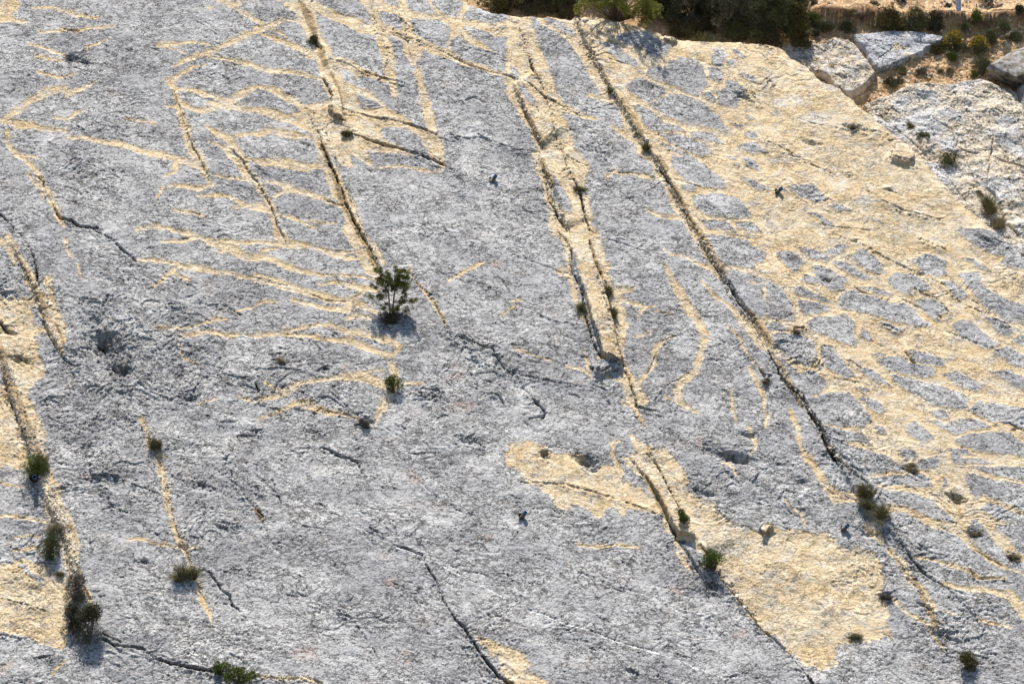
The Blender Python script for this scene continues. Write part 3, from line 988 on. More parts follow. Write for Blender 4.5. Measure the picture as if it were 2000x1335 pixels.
def compact(V, F, attrs):
    used = np.zeros(len(V), bool); used[F.ravel()] = True; m = np.cumsum(used)-1
    return V[used], m[F], {k: a[used] for k, a in attrs.items()}
def bed_mesh(name, S, T, H, mat, keep=None, attrs={}):
    V = np.stack([S, T*TV[1]+H*NV[1], T*TV[2]+H*NV[2]], -1).reshape(-1, 3)
    F = grid_faces(*S.shape, keep); A = {k: a.ravel() for k, a in attrs.items()}
    V, F, A = compact(V, F, A)
    o = mesh_np(name, V, F, mat, smooth=True)
    for k, a in A.items():
        at = o.data.attributes.new(k, 'FLOAT', 'POINT'); at.data.foreach_set('value', a.astype(np.float32))
    return o
# ------------------------------------------------------------------ rock materials
def rock_material(name, mode):
    M = NT(name)
    co = M.coord(rot=(-DIP, 0, 0))                       # x along the bed, y up its dip
    def cs(sx, sy, rz=-.33):
        mp = M.n('Mapping'); M.L(co, mp.inputs[0]); mp.inputs[2].default_value = (0, 0, rz); mp.inputs[3].default_value = (sx, sy, 1); return mp.outputs[0]
    c1 = cs(1, 1.25); c2 = cs(1, 1.7)
    nL = M.noise(c1, .45, 4); nM = M.noise(c1, 2.0, 7, .66); nF = M.noise(c1, 11, 5, .7); nG = M.noise(c2, 34, 3, .7)
    grain = M.math('ADD', M.math('MULTIPLY', nF, .5), M.math('MULTIPLY', nG, .5))
    # hair cracks and flake edges: two broken networks, dirt and the shadows of flakes painted dark
    def net(scale, sx, sy, rz, wdt, lo, hi, dens, jig):
        q = cs(sx, sy, rz); wn = M.n('TexNoise'); M.L(q, wn.inputs['Vector']); wn.inputs['Scale'].default_value = scale*1.3; wn.inputs['Detail'].default_value = 4; wn.inputs['Roughness'].default_value = .7
        sb = M.n('VectorMath', operation='SUBTRACT'); M.L(wn.outputs['Color'], sb.inputs[0]); sb.inputs[1].default_value = (.5, .5, .5)
        ma = M.n('VectorMath', operation='MULTIPLY_ADD'); M.L(sb.outputs[0], ma.inputs[0]); ma.inputs[1].default_value = (jig/scale, jig/scale, 0); M.L(q, ma.inputs[2])
        vo = M.n('TexVoronoi', feature='DISTANCE_TO_EDGE'); M.L(ma.outputs[0], vo.inputs['Vector']); vo.inputs['Scale'].default_value = scale
        return M.math('MULTIPLY', M.ss(wdt, wdt*.2, vo.outputs['Distance']), M.ss(lo, hi, M.noise(q, dens, 3, .6)))
    k1 = net(5.0, 1, 1.9, -.36, .075, .46, .57, 4.5, 1.6)
    k2 = net(1.5, 1, 1.8, -.40, .030, .48, .58, 1.7, 1.9)
    k3 = net(11., 1, 1.5, -.30, .11, .45, .56, 9.0, 1.4)
    dn = M.ss(.36, .62, M.noise(c1, .8, 4, .6))
    kx = M.math('MAXIMUM', M.math('MAXIMUM', M.math('MULTIPLY', k1, M.math('ADD', .35, dn)), k2), M.math('MULTIPLY', k3, M.math('ADD', .25, M.math('MULTIPLY', dn, .6))), clamp=True)
    g = M.mix(M.ss(.36, .64, nM), (.350, .342, .337), (.49, .481, .472))
    g = M.mix(M.math('MULTIPLY', M.ss(.42, .62, nL), .6), g, (.26, .255, .262))
    g = M.mix(M.math('MULTIPLY', M.ss(.55, .68, nF), .3), g, (.55, .545, .53))
    g = M.mix(M.math('MULTIPLY', M.ss(.44, .37, grain), .55), g, (.18, .178, .18))
    warm = M.noise(c1, 1.3, 3)
    g = M.mix(M.math('MULTIPLY', M.ss(.54, .72, warm), .28), g, (.42, .37, .32))
    t = M.mix(M.ss(.34, .66, nM), (.53, .40, .235), (.645, .52, .345))
    t = M.mix(M.math('MULTIPLY', M.ss(.50, .66, M.noise(c1, 4, 5, .65)), .7), t, (.68, .59, .44))
    t = M.mix(M.math('MULTIPLY', M.ss(.56, .70, M.noise(c1, 1.1, 4)), .5), t, (.57, .42, .24))
    t = M.mix(M.math('MULTIPLY', M.ss(.44, .37, grain), .5), t, (.36, .28, .19))
    t = M.mix(M.math('MULTIPLY', M.ss(.54, .72, nL), .35), t, (.46, .43, .38))
    nS = M.noise(cs(.30, 1.5, -.45), 1.0, 5, .62)          # stains drawn out along the bedding
    t = M.mix(M.math('MULTIPLY', M.ss(.52, .66, nS), .55), t, (.55, .39, .21))
    t = M.mix(M.math('MULTIPLY', M.ss(.50, .36, nS), .5), t, (.66, .575, .43))
    t = M.mix(M.math('MULTIPLY', M.ss(.55, .67, M.noise(cs(.5, 1.4, -.45), 1.7, 5, .65)), .55), t, (.43, .41, .385))
    g = M.mix(M.math('MULTIPLY', M.ss(.50, .68, nS), .4), g, (.43, .425, .42))
    g = M.mix(M.math('MULTIPLY', M.ss(.48, .34, nS), .35), g, (.21, .207, .215))
    if mode == 'bed':
        D = M.attr('vein')
        edge = M.math('ADD', D, M.math('ADD', M.math('MULTIPLY', M.math('SUBTRACT', M.noise(c1, 6, 6, .75), .5), 8.0), M.math('MULTIPLY', M.math('SUBTRACT', nG, .5), 5.0)))
        edge = M.math('ADD', edge, .9)
        f = M.ss(-1.3, 1.3, edge)
        g = M.mix(M.math('MULTIPLY', M.ss(-7.0, -.5, edge), M.math('MULTIPLY', M.ss(.42, .62, M.noise(c1, 2.6, 4)), .5)), g, (.50, .44, .35))
        # narrow rim of richer ochre where the grey skin has just come off
        rim = M.math('MULTIPLY', M.ss(5.0, .5, edge), M.ss(.35, .65, M.noise(c1, 3, 3)))
        t = M.mix(M.math('MULTIPLY', rim, .45), t, (.60, .42, .20))
        f = M.math('MULTIPLY', f, M.math('ADD', .35, M.math('MULTIPLY', .65, M.ss(.33, .52, M.noise(c1, 2.4, 6, .7)))))
        c = M.mix(f, g, t)
        c = M.mix(M.math('MULTIPLY', M.attr('pale'), .6), c, (.60, .59, .56))
        c = M.mix(M.math('MULTIPLY', M.attr('pink'), .5), c, (.42, .31, .26))
        c = M.mix(M.math('MULTIPLY', M.attr('dark_grey'), .4), c, (.20, .195, .20))
        ob = M.ss(-1.5, 1.5, M.math('ADD', M.attr('weathered'), M.math('MULTIPLY', M.math('SUBTRACT', nF, .5), 5)))
        oc = M.mix(M.ss(.38, .62, M.noise(c1, 7, 4, .7)), (.20, .145, .085), (.46, .31, .14))
        c = M.mix(M.math('MULTIPLY', ob, .8), c, oc)
        c = M.mix(M.attr('soil_shade'), c, (.05, .042, .032))
        c = M.mix(M.attr('calcite'), c, (.82, .82, .80))
    elif mode == 'pale':
        f = M.ss(.40, .56, M.noise(c1, .9, 5, .6))
        c = M.mix(f, M.mix(.55, g, (.56, .55, .55)), M.mix(.5, t, (.62, .545, .45)))
        c = M.mix(M.math('MULTIPLY', M.ss(.50, .62, M.noise(c2, 4, 4)), .5), c, (.64, .61, .57))
        c = M.mix(M.attr('soil_shade'), c, (.12, .09, .055))
    elif mode == 'blue':
        c = M.mix(.5, g, (.50, .51, .54))
        c = M.mix(M.ss(.62, .70, M.noise(c1, 1.2, 3)), c, (.60, .50, .34))
        c = M.mix(M.attr('soil_shade'), c, (.12, .10, .08))
    elif mode == 'cream':
        c = M.mix(.45, M.mix(M.ss(.42, .6, M.noise(c1, 3, 4)), g, t), (.58, .52, .45))
        c = M.mix(M.attr('soil_shade'), c, (.12, .10, .08))
    else:   # scree
        c = M.mix(M.ss(.38, .62, nM), (.30, .175, .08), (.50, .33, .17))
        c = M.mix(M.ss(.52, .66, nF), c, (.66, .56, .42))
        c = M.mix(M.ss(.48, .36, grain), c, (.16, .09, .045))
        c = M.mix(M.attr('soil_shade'), c, (.13, .065, .035))
    if mode == 'bed':
        kcol = M.mix(f, (.045, .042, .042), (.19, .13, .07)); kx = M.math('MULTIPLY', kx, M.math('SUBTRACT', 1.0, M.math('MULTIPLY', f, .4)))
    else: kcol = (.06, .048, .036)
    if mode != 'scree': c = M.mix(M.math('MULTIPLY', kx, .72), c, kcol)
    M.L(c, M.b.inputs['Base Color']); M.b.inputs['Roughness'].default_value = .92
    # relief finer than the mesh
    h = M.math('ADD', M.math('MULTIPLY', M.noise(c1, 5, 8, .64, .5), .027), M.math('MULTIPLY', nG, .007))
    if mode != 'scree': h = M.math('SUBTRACT', h, M.math('MULTIPLY', kx, .026))
    b = M.n('Bump'); b.inputs['Strength'].default_value = 1.0; b.inputs['Distance'].default_value = 1.0 if mode != 'scree' else 2.0
    M.L(h, b.inputs['Height']); M.L(b.outputs[0], M.b.inputs['Normal'])
    return M.m
MAT_BED = rock_material('limestone_bed', 'bed'); MAT_PALE = rock_material('pale_limestone', 'pale'); MAT_BLUE = rock_material('bluish_limestone', 'blue')
MAT_CREAM = rock_material('cream_limestone', 'cream'); MAT_SCREE = rock_material('ochre_scree', 'scree')

def undulate(S, T):
    return .05*fbm(S/4.2+7, T/5.0, 2, 91)
def grain_axes(S, T, a=.38):
    ca, sa = math.cos(a), math.sin(a)
    return S*ca-T*sa, T*ca+S*sa                     # grain runs down to the right
def crackle(S, T, broken):
    """fine open cracks, 0..1: thin wandering lines broken into dashes"""
    X, Y = grain_axes(S, T); c = 0
    for lx, ly, e, lo, wgt, sd_ in ((2.6, .62, .020, .02, 1.0, 201), (1.1, .34, .030, -.05, .85, 211), (.50, .19, .045, -.05, .7, 221), (.26, .12, .07, .0, .5, 231)):
        n = np.abs(fbm(X/lx, Y/ly, 4, sd_, .6)); m = sst(lo-.02, lo+.32, fbm(X/(lx*.7)+5, Y/(ly*1.6), 2, sd_+5)+broken*.35)
        c = np.maximum(c, wgt*m*sst(e*1.5, e*.2, n))
    X, Y = grain_axes(S, T, 1.05)                    # a few run steeply with the joints
    n = np.abs(fbm(X/2.4, Y/.8, 3, 241)); c = np.maximum(c, .8*sst(.05, .4, fbm(X/1.5, Y/1.2, 2, 243))*sst(.022, .004, n))
    return c
def relief(S, T, broken, smooth_amt=1.0):
    """plates, ragged risers and grain of weathered limestone (metres)"""
    X, Y = grain_axes(S, T)
    w = .35*fbm(X/1.4, Y/1.0, 2, 5); q = sst(-.55, .55, fbm(X/2.6, Y/1.6, 2, 15)+broken)      # smoother and rougher stretches
    A = sst(-.1, .7, fbm(X/1.9, Y/1.3, 2, 11)); B = sst(-.45, .45, fbm(X/.9, Y/.6, 3, 12))
    h = shingle(X, Y+w, 1.1, 21, 3.0, .0, 1.5)*.034*(A*.7+broken*1.1)
    h += shingle(X+2, Y+w*.6, .40, 22, 3.2, .1, 1.5)*.022*(B*.7*q+broken)
    h += shingle(X, Y, .17, 23, 3.0, -.1, 1.3)*(.008*q+.012*broken)*(.3+.7*B)
    h += shingle(X-4, Y, .09, 24, 2.6, .2, 1.2)*.0045*(.3+q)
    h += .008*fbm(X/.30, Y/.22, 4, 31, .55)*(.25+.6*q+broken)+.022*fbm(X/1.1, Y/.8, 2, 38)
    r = np.abs(fbm(X/.5+3, Y/.34, 4, 33)); h -= .026*broken*sst(.10, .0, r)
    return h*smooth_amt

# ------------------------------------------------------------------ the great inclined bed
STEP_S, STEP_T = .0180, .0205
sA = axis(-13.4, 13.6, STEP_S, 60.0); tA = axis(-11.6, 11.4, STEP_T, 40.0)
S, T = np.meshgrid(sA, tA); S = S.astype(np.float32); T = T.astype(np.float32)
hu = undulate(S, T)
U, V = st_uv(S, T, hu)
U = U.astype(np.float32); V = V.astype(np.float32)
wu = 3.6*fbm(S/.8, T/.6, 4, 41, .6); wv = 2.8*fbm(S/.7, T/.55, 4, 42, .6)
w2u = 1.6*fbm(S/.14, T/.10, 2, 43)
Uw, Vw = U+wu+w2u, V+wv+w2u*.6
st_ = sample(Fs, U+wu*.35+w2u*.5, V+wv*.35)
kk = sample(Fk, U+wu*.55+w2u*.9, V+wv*.5+w2u*.7); kk *= 1-(1-sst(-.9, .2, fbm(S/.35, T/.3, 3, 53)))*.7*sst(.13, .06, kk)
kk *= .55+.75*sst(-.5, .5, fbm(S/.13, T/.11, 2, 54))
ck = crackle(S, T, sample(Fr, U, V))
br = sample(Fr, Uw, Vw); br = np.clip(br+.55*sst(-11, 1, sample(FkD, Uw, Vw)), 0, 1.2); vein = sample(Dtan, Uw, Vw); vein += sample(Fp, U, V)*6.5*fbm(S/.45, T/.33, 4, 45, .6)
far = sst(20, 40, np.maximum(np.abs(S), np.abs(T)))
H = hu+st_+relief(S, T, br)-kk*(.8+.5*sst(-.5, .5, fbm(S/.3, T/.3, 2, 51)))
hole = sample(Fh, Uw, Vw); H -= hole*(1+.5*fbm(S/.16, T/.13, 2, 52))
cream = sst(-.5, 2.5, vein); ck *= 1-.5*cream
H -= ck*.034
H -= .014*sst(-1, 2.0, vein)                        # the grey skin is a few millimetres thick
cs_ = crest_sd(U+wu*1.2, V+wv*1.2)
H -= .9*np.clip(1-cs_/8.0, 0, 1.6)**2*.55+.10*np.clip(1-cs_/40.0, 0, 1)**2
ob = sample(Fo, U+wu*.5, V+wv*.5)
soil_shade = np.maximum(np.clip((kk-.025)/.06, 0, 1)*.92, ck*.58)  # darkens cracks: some dirt, plus crack shadow painted into the colour
bed = bed_mesh('rock_face', S, T, H, MAT_BED, cs_ > -6, dict(vein=vein, weathered=ob, soil_shade=soil_shade, calcite=sample(Fv, U+wu*.6, V+wv*.6)*sst(-.5, .1, fbm(S/.2, T/.2, 2, 61)+.15),
      pale=sample(Fl, Uw, Vw)*sst(-.5, .4, fbm(S/.3, T/.2, 3, 62)), pink=sample(Fq, Uw, Vw)*sst(-.5, .4, fbm(S/.3, T/.2, 3, 63)), dark_grey=np.maximum(sample(Fd, Uw, Vw)*sst(-.6, .4, fbm(S/.3, T/.2, 3, 64)), np.clip(hole*6, 0, 1))))  # dark grey: stains, and hollows darker with depth
tag(bed, 'great inclined limestone face, grey with cream veins and long joints', kind='structure')
del kk, wu, wv, w2u, vein, ob
# height of the bed for things that stand on it
_H = H; _sA = sA; _tA = tA
def on_bed(u, v):
    h = 0.0
    for _ in range(3):
        s, t = uv_st(u, v, h); i = min(len(_sA)-1, np.searchsorted(_sA, s)); j = min(len(_tA)-1, np.searchsorted(_tA, t)); h = float(_H[j, i])
    return W(u, v, h)

# ------------------------------------------------------------------ ground behind and above the bed
def back_h(U, V):
    """how far the ground behind lies below (-) the plane of the bed, metres"""
    h = -.75-.35*sst(1450, 1750, U)
    # cut bank of the track: overhanging lip, then the flat track falls back
    line = 34+.0*U+4*np.sin(U/70.0)+3*np.sin(U/23.0)
    on = sst(1555, 1600, U)
    k = line-V                                   # >0 above the bank
    h = h+on*(.42*sst(-16, 0, k)-.016*np.clip(k-2, 0, 30))
    return h
sB = axis(-3.6, 13.4, .030, 60.0); tB = axis(-.5, 11.4, .030, 40.0)
S, T = np.meshgrid(sB, tB); S = S.astype(np.float32); T = T.astype(np.float32)
U, V = st_uv(S, T, -.9); U = U.astype(np.float32); V = V.astype(np.float32)
wn = fbm(S/.5, T/.5, 3, 71)
Hb = back_h(U+wn*8, V+wn*5+3*fbm(S/.15, T/.5, 2, 77))+.05*fbm(S/1.3, T/1.0, 4, 72)+.035*fbm(S/.16, T/.12, 3, 73)+.04*shingle(S, T, .3, 74)
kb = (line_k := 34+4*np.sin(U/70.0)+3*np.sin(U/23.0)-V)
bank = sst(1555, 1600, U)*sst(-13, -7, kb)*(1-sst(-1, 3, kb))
back = bed_mesh('dirt_slope', S, T, Hb, MAT_SCREE, crest_sd(U, V) < 60, dict(soil_shade=np.clip(bank*.9+wn*.15*bank, 0, 1)))
tag(back, 'ochre stony ground above the rock face', kind='structure')
_Hb = Hb; _sB = sB; _tB = tB
def on_back(u, v):
    h = -.9
    for _ in range(4):
        s, t = uv_st(u, v, h); i = min(len(_sB)-1, np.searchsorted(_sB, s)); j = min(len(_tB)-1, np.searchsorted(_tB, t)); h = float(_Hb[j, i])
    return W(u, v, h)

# ------------------------------------------------------------------ outcrops in front of the scree
def outcrop(name, pts, top, mat, cracks, label, rough=1.0, seed=0, edge=7.0, thick=.45):
    p = [(1500+x*KC, y*KC) for x, y in pts]
    us = [q[0] for q in p]; vs = [q[1] for q in p]
    c = [uv_st(u, v, top) for u in (min(us)-10, max(us)+10) for v in (min(vs)-10, max(vs)+10)]
    S, T = np.meshgrid(np.arange(min(q[0] for q in c), max(q[0] for q in c), .019), np.arange(min(q[1] for q in c), max(q[1] for q in c), .021))
    S = S.astype(np.float32); T = T.astype(np.float32)
    U, V = st_uv(S, T, top); U = U.astype(np.float32); V = V.astype(np.float32)
    w1 = 2.5*fbm(S/.4, T/.35, 3, 81+seed)
    sd = poly_sd(U+w1, V+w1*.8, p)
    K = zeros()
    for t in cracks: stroke(K, [(x, y, w*.6) for x, y, w in PTS(t, (1500, 0))], 'K')
    k = sample(K, U+w1*.6, V+w1*.6)
    n = fbm(S/.8, T/.6, 3, 82+seed)
    ck = crackle(S+seed*3, T, .3+0*S); k = np.maximum(k, ck*.045)
    H = top+.05*n+relief(S+seed, T, np.clip(.10*rough+.3*n, 0, 1))-k*1.1-thick*np.clip(1-sd/edge, 0, 1.5)**2
    if rough > 1.5:
        f = fbm(S/1.3, T/.8, 3, 87+seed); H += .05*(np.floor(f*4+.5)/4+.25*sst(.3, .7, (f*4+.5) % 1))
    o = bed_mesh(name, S, T, H, mat, sd > -edge*.4, dict(soil_shade=np.maximum(np.clip((k-.05)/.09, 0, 1), ck*.6)))  # crack shade is coloured in here together with the dirt
    return tag(o, label, 'rock', 'bare rock outcrops beyond the edge of the main face'), (S, T, H)
outcrop('rock_outcrop', [(540,600),(700,530),(830,478),(960,470),(1100,458),(1240,440),(1330,480),(1420,510),(1530,560),(1700,700),(1900,1100),(1900,1700),(1600,1660),(1340,1400),(1240,1320),(1130,1250),(1050,1170),(970,1080),(880,980),(780,880),(660,800),(580,700)],
  -.62, MAT_PALE, ["740,640,14 800,690,12 850,740,14 930,810,12","960,700,8 1060,740,16 1110,790,18 1090,850,14","1090,850,16 1160,880,16 1220,890,12","1270,560,8 1290,700,14 1310,800,20 1290,900,24 1280,980,24 1270,1080,20","1110,520,8 1180,550,12 1260,590,10",
  "1340,840,14 1390,890,16","1300,900,14 1400,950,20 1483,970,16","1260,1090,24 1310,1130,30 1340,1200,30 1380,1300,34 1450,1360,30","1160,980,10 1250,1010,12 1300,1020,10","1300,650,14 1340,680,8","880,860,6 960,960,8 1010,1000,6","1120,720,5 1200,830,8","1430,830,12 1490,845,12",
  "1180,740,6 1290,760,8","600,620,12 700,720,14 800,800,14 920,900,14 1010,1000,14 1090,1100,16 1180,1190,14","1110,1140,12 1200,1080,10","900,640,6 930,700,6 990,620,6","1380,600,8 1440,700,8 1500,760,8"],
  'broad pale broken outcrop right of the main face, below the boulder', 1.6, 3)
outcrop('rock_outcrop', [(478,188),(600,172),(700,163),(830,165),(940,185),(1030,198),(1000,240),(900,305),(790,350),(700,390),(640,412),(600,370),(560,300),(510,240)],
  -.90, MAT_BLUE, ["630,270,8 700,300,16 720,280,8","700,300,6 640,340,4","800,160,5 850,240,6 960,260,5","720,200,5 800,230,5","540,200,6 600,260,8"],
  'smooth bluish grey triangular rock under the dark shrubs at the top', .8, 9, 6, .22)
outcrop('rock_outcrop', [(152,215),(190,200),(260,235),(330,240),(380,205),(470,212),(520,255),(556,305),(600,372),(640,415),(600,450),(560,500),(480,540),(400,520),(330,440),(230,420),(120,380),(70,300),(110,230)],
  -.80, MAT_CREAM, ["200,300,8 300,340,12 400,380,8","330,330,10 450,390,12 560,420,8","420,260,6 500,330,8","260,260,10 330,300,12"],
  'rough ribbed cream rock between the yellow flowering crest shrubs and the bluish triangular rock', 1.3, 14, 6, .25)
outcrop('rock_outcrop', [(1085,165),(1110,140),(1160,126),(1205,130),(1222,155),(1190,178),(1130,185)], -.95, MAT_BLUE, [], 'small pale rock hump under the foot of the fence post', .8, 20, 6, .2)
outcrop('rock_outcrop', [(158,232),(150,205),(185,195),(240,225),(290,235),(285,250),(230,250)], -.85, MAT_CREAM, [], 'small cream rock end poking out beside the right end of the dark bushes', .8, 26, 5, .2)
# ------------------------------------------------------------------ loose stones on the scree
def stones(name, pts, sizes, mat, seed, flat=.6):
    rg = np.random.RandomState(seed); n = len(pts)
    base = np.array([[-1,-1,-1],[1,-1,-1],[1,1,-1],[-1,1,-1],[-1,-1,1],[1,-1,1],[1,1,1],[-1,1,1]], float)
    fc = np.array([[0,3,2,1],[4,5,6,7],[0,1,5,4],[1,2,6,5],[2,3,7,6],[3,0,4,7]])
    v = base[None]*(1+rg.uniform(-.45, .2, (n, 8, 3)))
    v[:, 4:, :2] *= .6
    v = v*np.array([1, .8, flat])*(np.asarray(sizes)[:, None, None]*rg.uniform(.7, 1.2, (n, 1, 3)))
    a = rg.uniform(0, 6.28, n); b = rg.normal(0, .4, n); ca, sa = np.cos(a), np.sin(a); cb, sb = np.cos(b), np.sin(b)
    x = v[..., 0]*ca[:, None]-v[..., 1]*sa[:, None]; y = v[..., 0]*sa[:, None]+v[..., 1]*ca[:, None]; z = v[..., 2]
    y2 = y*cb[:, None]-z*sb[:, None]; z2 = y*sb[:, None]+z*cb[:, None]
    P = np.asarray(pts)[:, None, :]+x[..., None]*RT+y2[..., None]*TV+z2[..., None]*NV
    F = (np.arange(n)[:, None, None]*8+fc[None]).reshape(-1, 4)
    return mesh_np(name, P.reshape(-1, 3), F, mat)
def leafmat(name, a, b, c=None, rough=.6, trans=0.0):
    M = NT(name); g = M.n('NewGeometry'); r = M.n('ValToRGB'); M.L(g.outputs['Random Per Island'], r.inputs[0])
    r.color_ramp.elements[0].color = a+(1,); r.color_ramp.elements[1].color = b+(1,)
    if c: e = r.color_ramp.elements.new(.85); e.color = c+(1,)
    M.L(r.outputs[0], M.b.inputs['Base Color']); M.b.inputs['Roughness'].default_value = rough
    return M.m
M_STONE = leafmat('scree_stone', (.22, .125, .055), (.48, .35, .21), (.58, .49, .37), .9)
rg = np.random.RandomState(5)
pts = []; sz = []
for _ in range(9500):
    u = rg.uniform(880, 2080); v = rg.uniform(-70, 560)
    if u < 1560 and rg.rand() < .6: continue
    cd = float(crest_sd(np.array([u], np.float32), np.array([v], np.float32))[0])
    if cd > 4 or (u > 1530 and 20 < v < 60): continue
    pts.append(on_back(u, v)); sz.append(min(.12, .022*math.exp(abs(rg.normal(0, .7)))))
gravel = stones('gravel', pts, sz, M_STONE, 6)
tag(gravel, 'ochre stones and chips lying on the earth slope above', kind='stuff')

pts = []; sz = []
JO = [(1, [(630,240),(660,320),(690,400),(720,470),(740,515)], 5), (1, [(1010,175),(1040,240),(1062,290)], 4), (1, [(1052,310),(1080,375),(1110,450)], 5), (1.4, [(1125,40),(1165,125),(1215,210),(1268,290),(1318,385),(1355,450)], 5),
      (1.6, [(1365,465),(1400,520),(1430,575),(1480,650),(1520,710),(1560,770),(1600,840),(1660,920)], 6), (1.2, [(30,490),(75,580),(100,650),(128,700)], 7), (2.5, [(10,700),(35,800),(60,860),(90,940),(120,1010),(140,1080),(160,1160),(185,1210)], 11),
      (1.6, [(275,820),(300,880),(320,940),(335,1010),(360,1060),(390,1150)], 5), (1.2, [(1160,520),(1185,590),(1205,660)], 6), (1.2, [(1375,1080),(1420,1140),(1470,1200)], 6), (1, [(1760,1100),(1800,1160),(1850,1230)], 8), (.8, [(200,650),(240,720),(260,800)], 20)]
for dens, ln, wd_ in JO:
    for a, b in zip(ln[:-1], ln[1:]):
        for _ in range(int(dens*math.dist(a, b)*.9)):
            q = rg.rand(); u = a[0]+(b[0]-a[0])*q+rg.normal(0, wd_*.7); v = a[1]+(b[1]-a[1])*q+rg.normal(0, 2)
            pts.append(on_bed(u, v)+NV*.004); sz.append(min(.05, .010*math.exp(abs(rg.normal(0, .6)))))
M_CHIP = leafmat('joint_rubble', (.20, .15, .10), (.56, .46, .33), (.62, .58, .50), .9)
tag(stones('rubble', pts, sz, M_CHIP, 8), 'small broken stones lodged along the joints', kind='stuff')

# ------------------------------------------------------------------ plants
class Soup:
    def __init__(s): s.T = []; s.n = 0
    def leaves(s, P, D, L, Wd, rg):
        """pointed leaves: position, direction, length, width"""
        D = D/np.maximum(np.linalg.norm(D, axis=1, keepdims=True), 1e-6)
        sd = np.cross(D, rg.normal(0, 1, D.shape)); sd /= np.maximum(np.linalg.norm(sd, axis=1, keepdims=True), 1e-6)
        L = np.broadcast_to(L, (len(P),))[:, None]; Wd = np.broadcast_to(Wd, (len(P),))[:, None]
        q = np.stack([P, P+D*L*.5+sd*Wd*.5, P+D*L, P+D*L*.5-sd*Wd*.5], 1)
        s.T.append(q.reshape(-1, 3)); return s
    def build(s, name, mat, parent):
        V = np.concatenate(s.T); F = np.arange(len(V)).reshape(-1, 4)
        return mesh_np(name, V, F, mat, parent)
def tubes(paths, name, mat, parent, sides=6):
    Vs = []; Fs_ = []; o = 0
    for pts_, r0, r1 in paths:
        p = np.array(pts_, float); n = len(p)
        for i in range(n):
            d = p[min(i+1, n-1)]-p[max(i-1, 0)]; d = d/(np.linalg.norm(d)+1e-9)
            a = np.cross(d, [0, 1, .3]); a /= np.linalg.norm(a)+1e-9; b = np.cross(d, a)
            r = r0+(r1-r0)*i/(n-1)
            for k in range(sides):
                t = 2*math.pi*k/sides; Vs.append(p[i]+(a*cos(t)+b*sin(t))*r)
        for i in range(n-1):
            for k in range(sides):
                k2 = (k+1) % sides; Fs_.append([o+i*sides+k, o+i*sides+k2, o+(i+1)*sides+k2, o+(i+1)*sides+k])
        o += n*sides
    return mesh_np(name, np.array(Vs), np.array(Fs_), mat, parent, smooth=True)
M_NEEDLE = leafmat('pine_needle', (.055, .062, .010), (.22, .235, .04))
M_LIME = leafmat('young_pine_needle', (.03, .036, .006), (.19, .20, .022), (.31, .31, .04))
M_GREEN = leafmat('shrub_leaf', (.05, .055, .022), (.18, .185, .08))
M_GRASS = leafmat('grass_blade', (.06, .07, .022), (.21, .22, .085), (.33, .28, .16))
M_BRIGHT = leafmat('bright_green_leaf', (.045, .06, .012), (.17, .21, .04))
M_BROWN = leafmat('brown_twig_leaf', (.025, .028, .013), (.085, .082, .042), (.13, .118, .07))
M_OLIVE = leafmat('olive_leaf', (.028, .028, .008), (.11, .10, .026), (.17, .14, .04))
M_DRY = leafmat('dry_grass', (.13, .10, .06), (.34, .28, .18), (.46, .40, .28))
M_GREYDRY = leafmat('grey_dead_twig', (.07, .06, .05), (.24, .215, .18))
M_YELLOW = leafmat('yellow_flower', (.36, .25, .01), (.62, .45, .03))
M_BARK = leafmat('bark', (.10, .075, .05), (.16, .12, .085), rough=.9)
M_BARKN = NT('pine_bark'); _c = M_BARKN.coord(scale=(1, 1, .4)); M_BARKN.L(M_BARKN.mix(M_BARKN.noise(_c, 60, 4), (.06, .045, .03), (.26, .20, .14)), M_BARKN.b.inputs['Base Color']); M_PBARK = M_BARKN.m
OUT = np.array([0.0, -.62, .78])                      # out of the slope
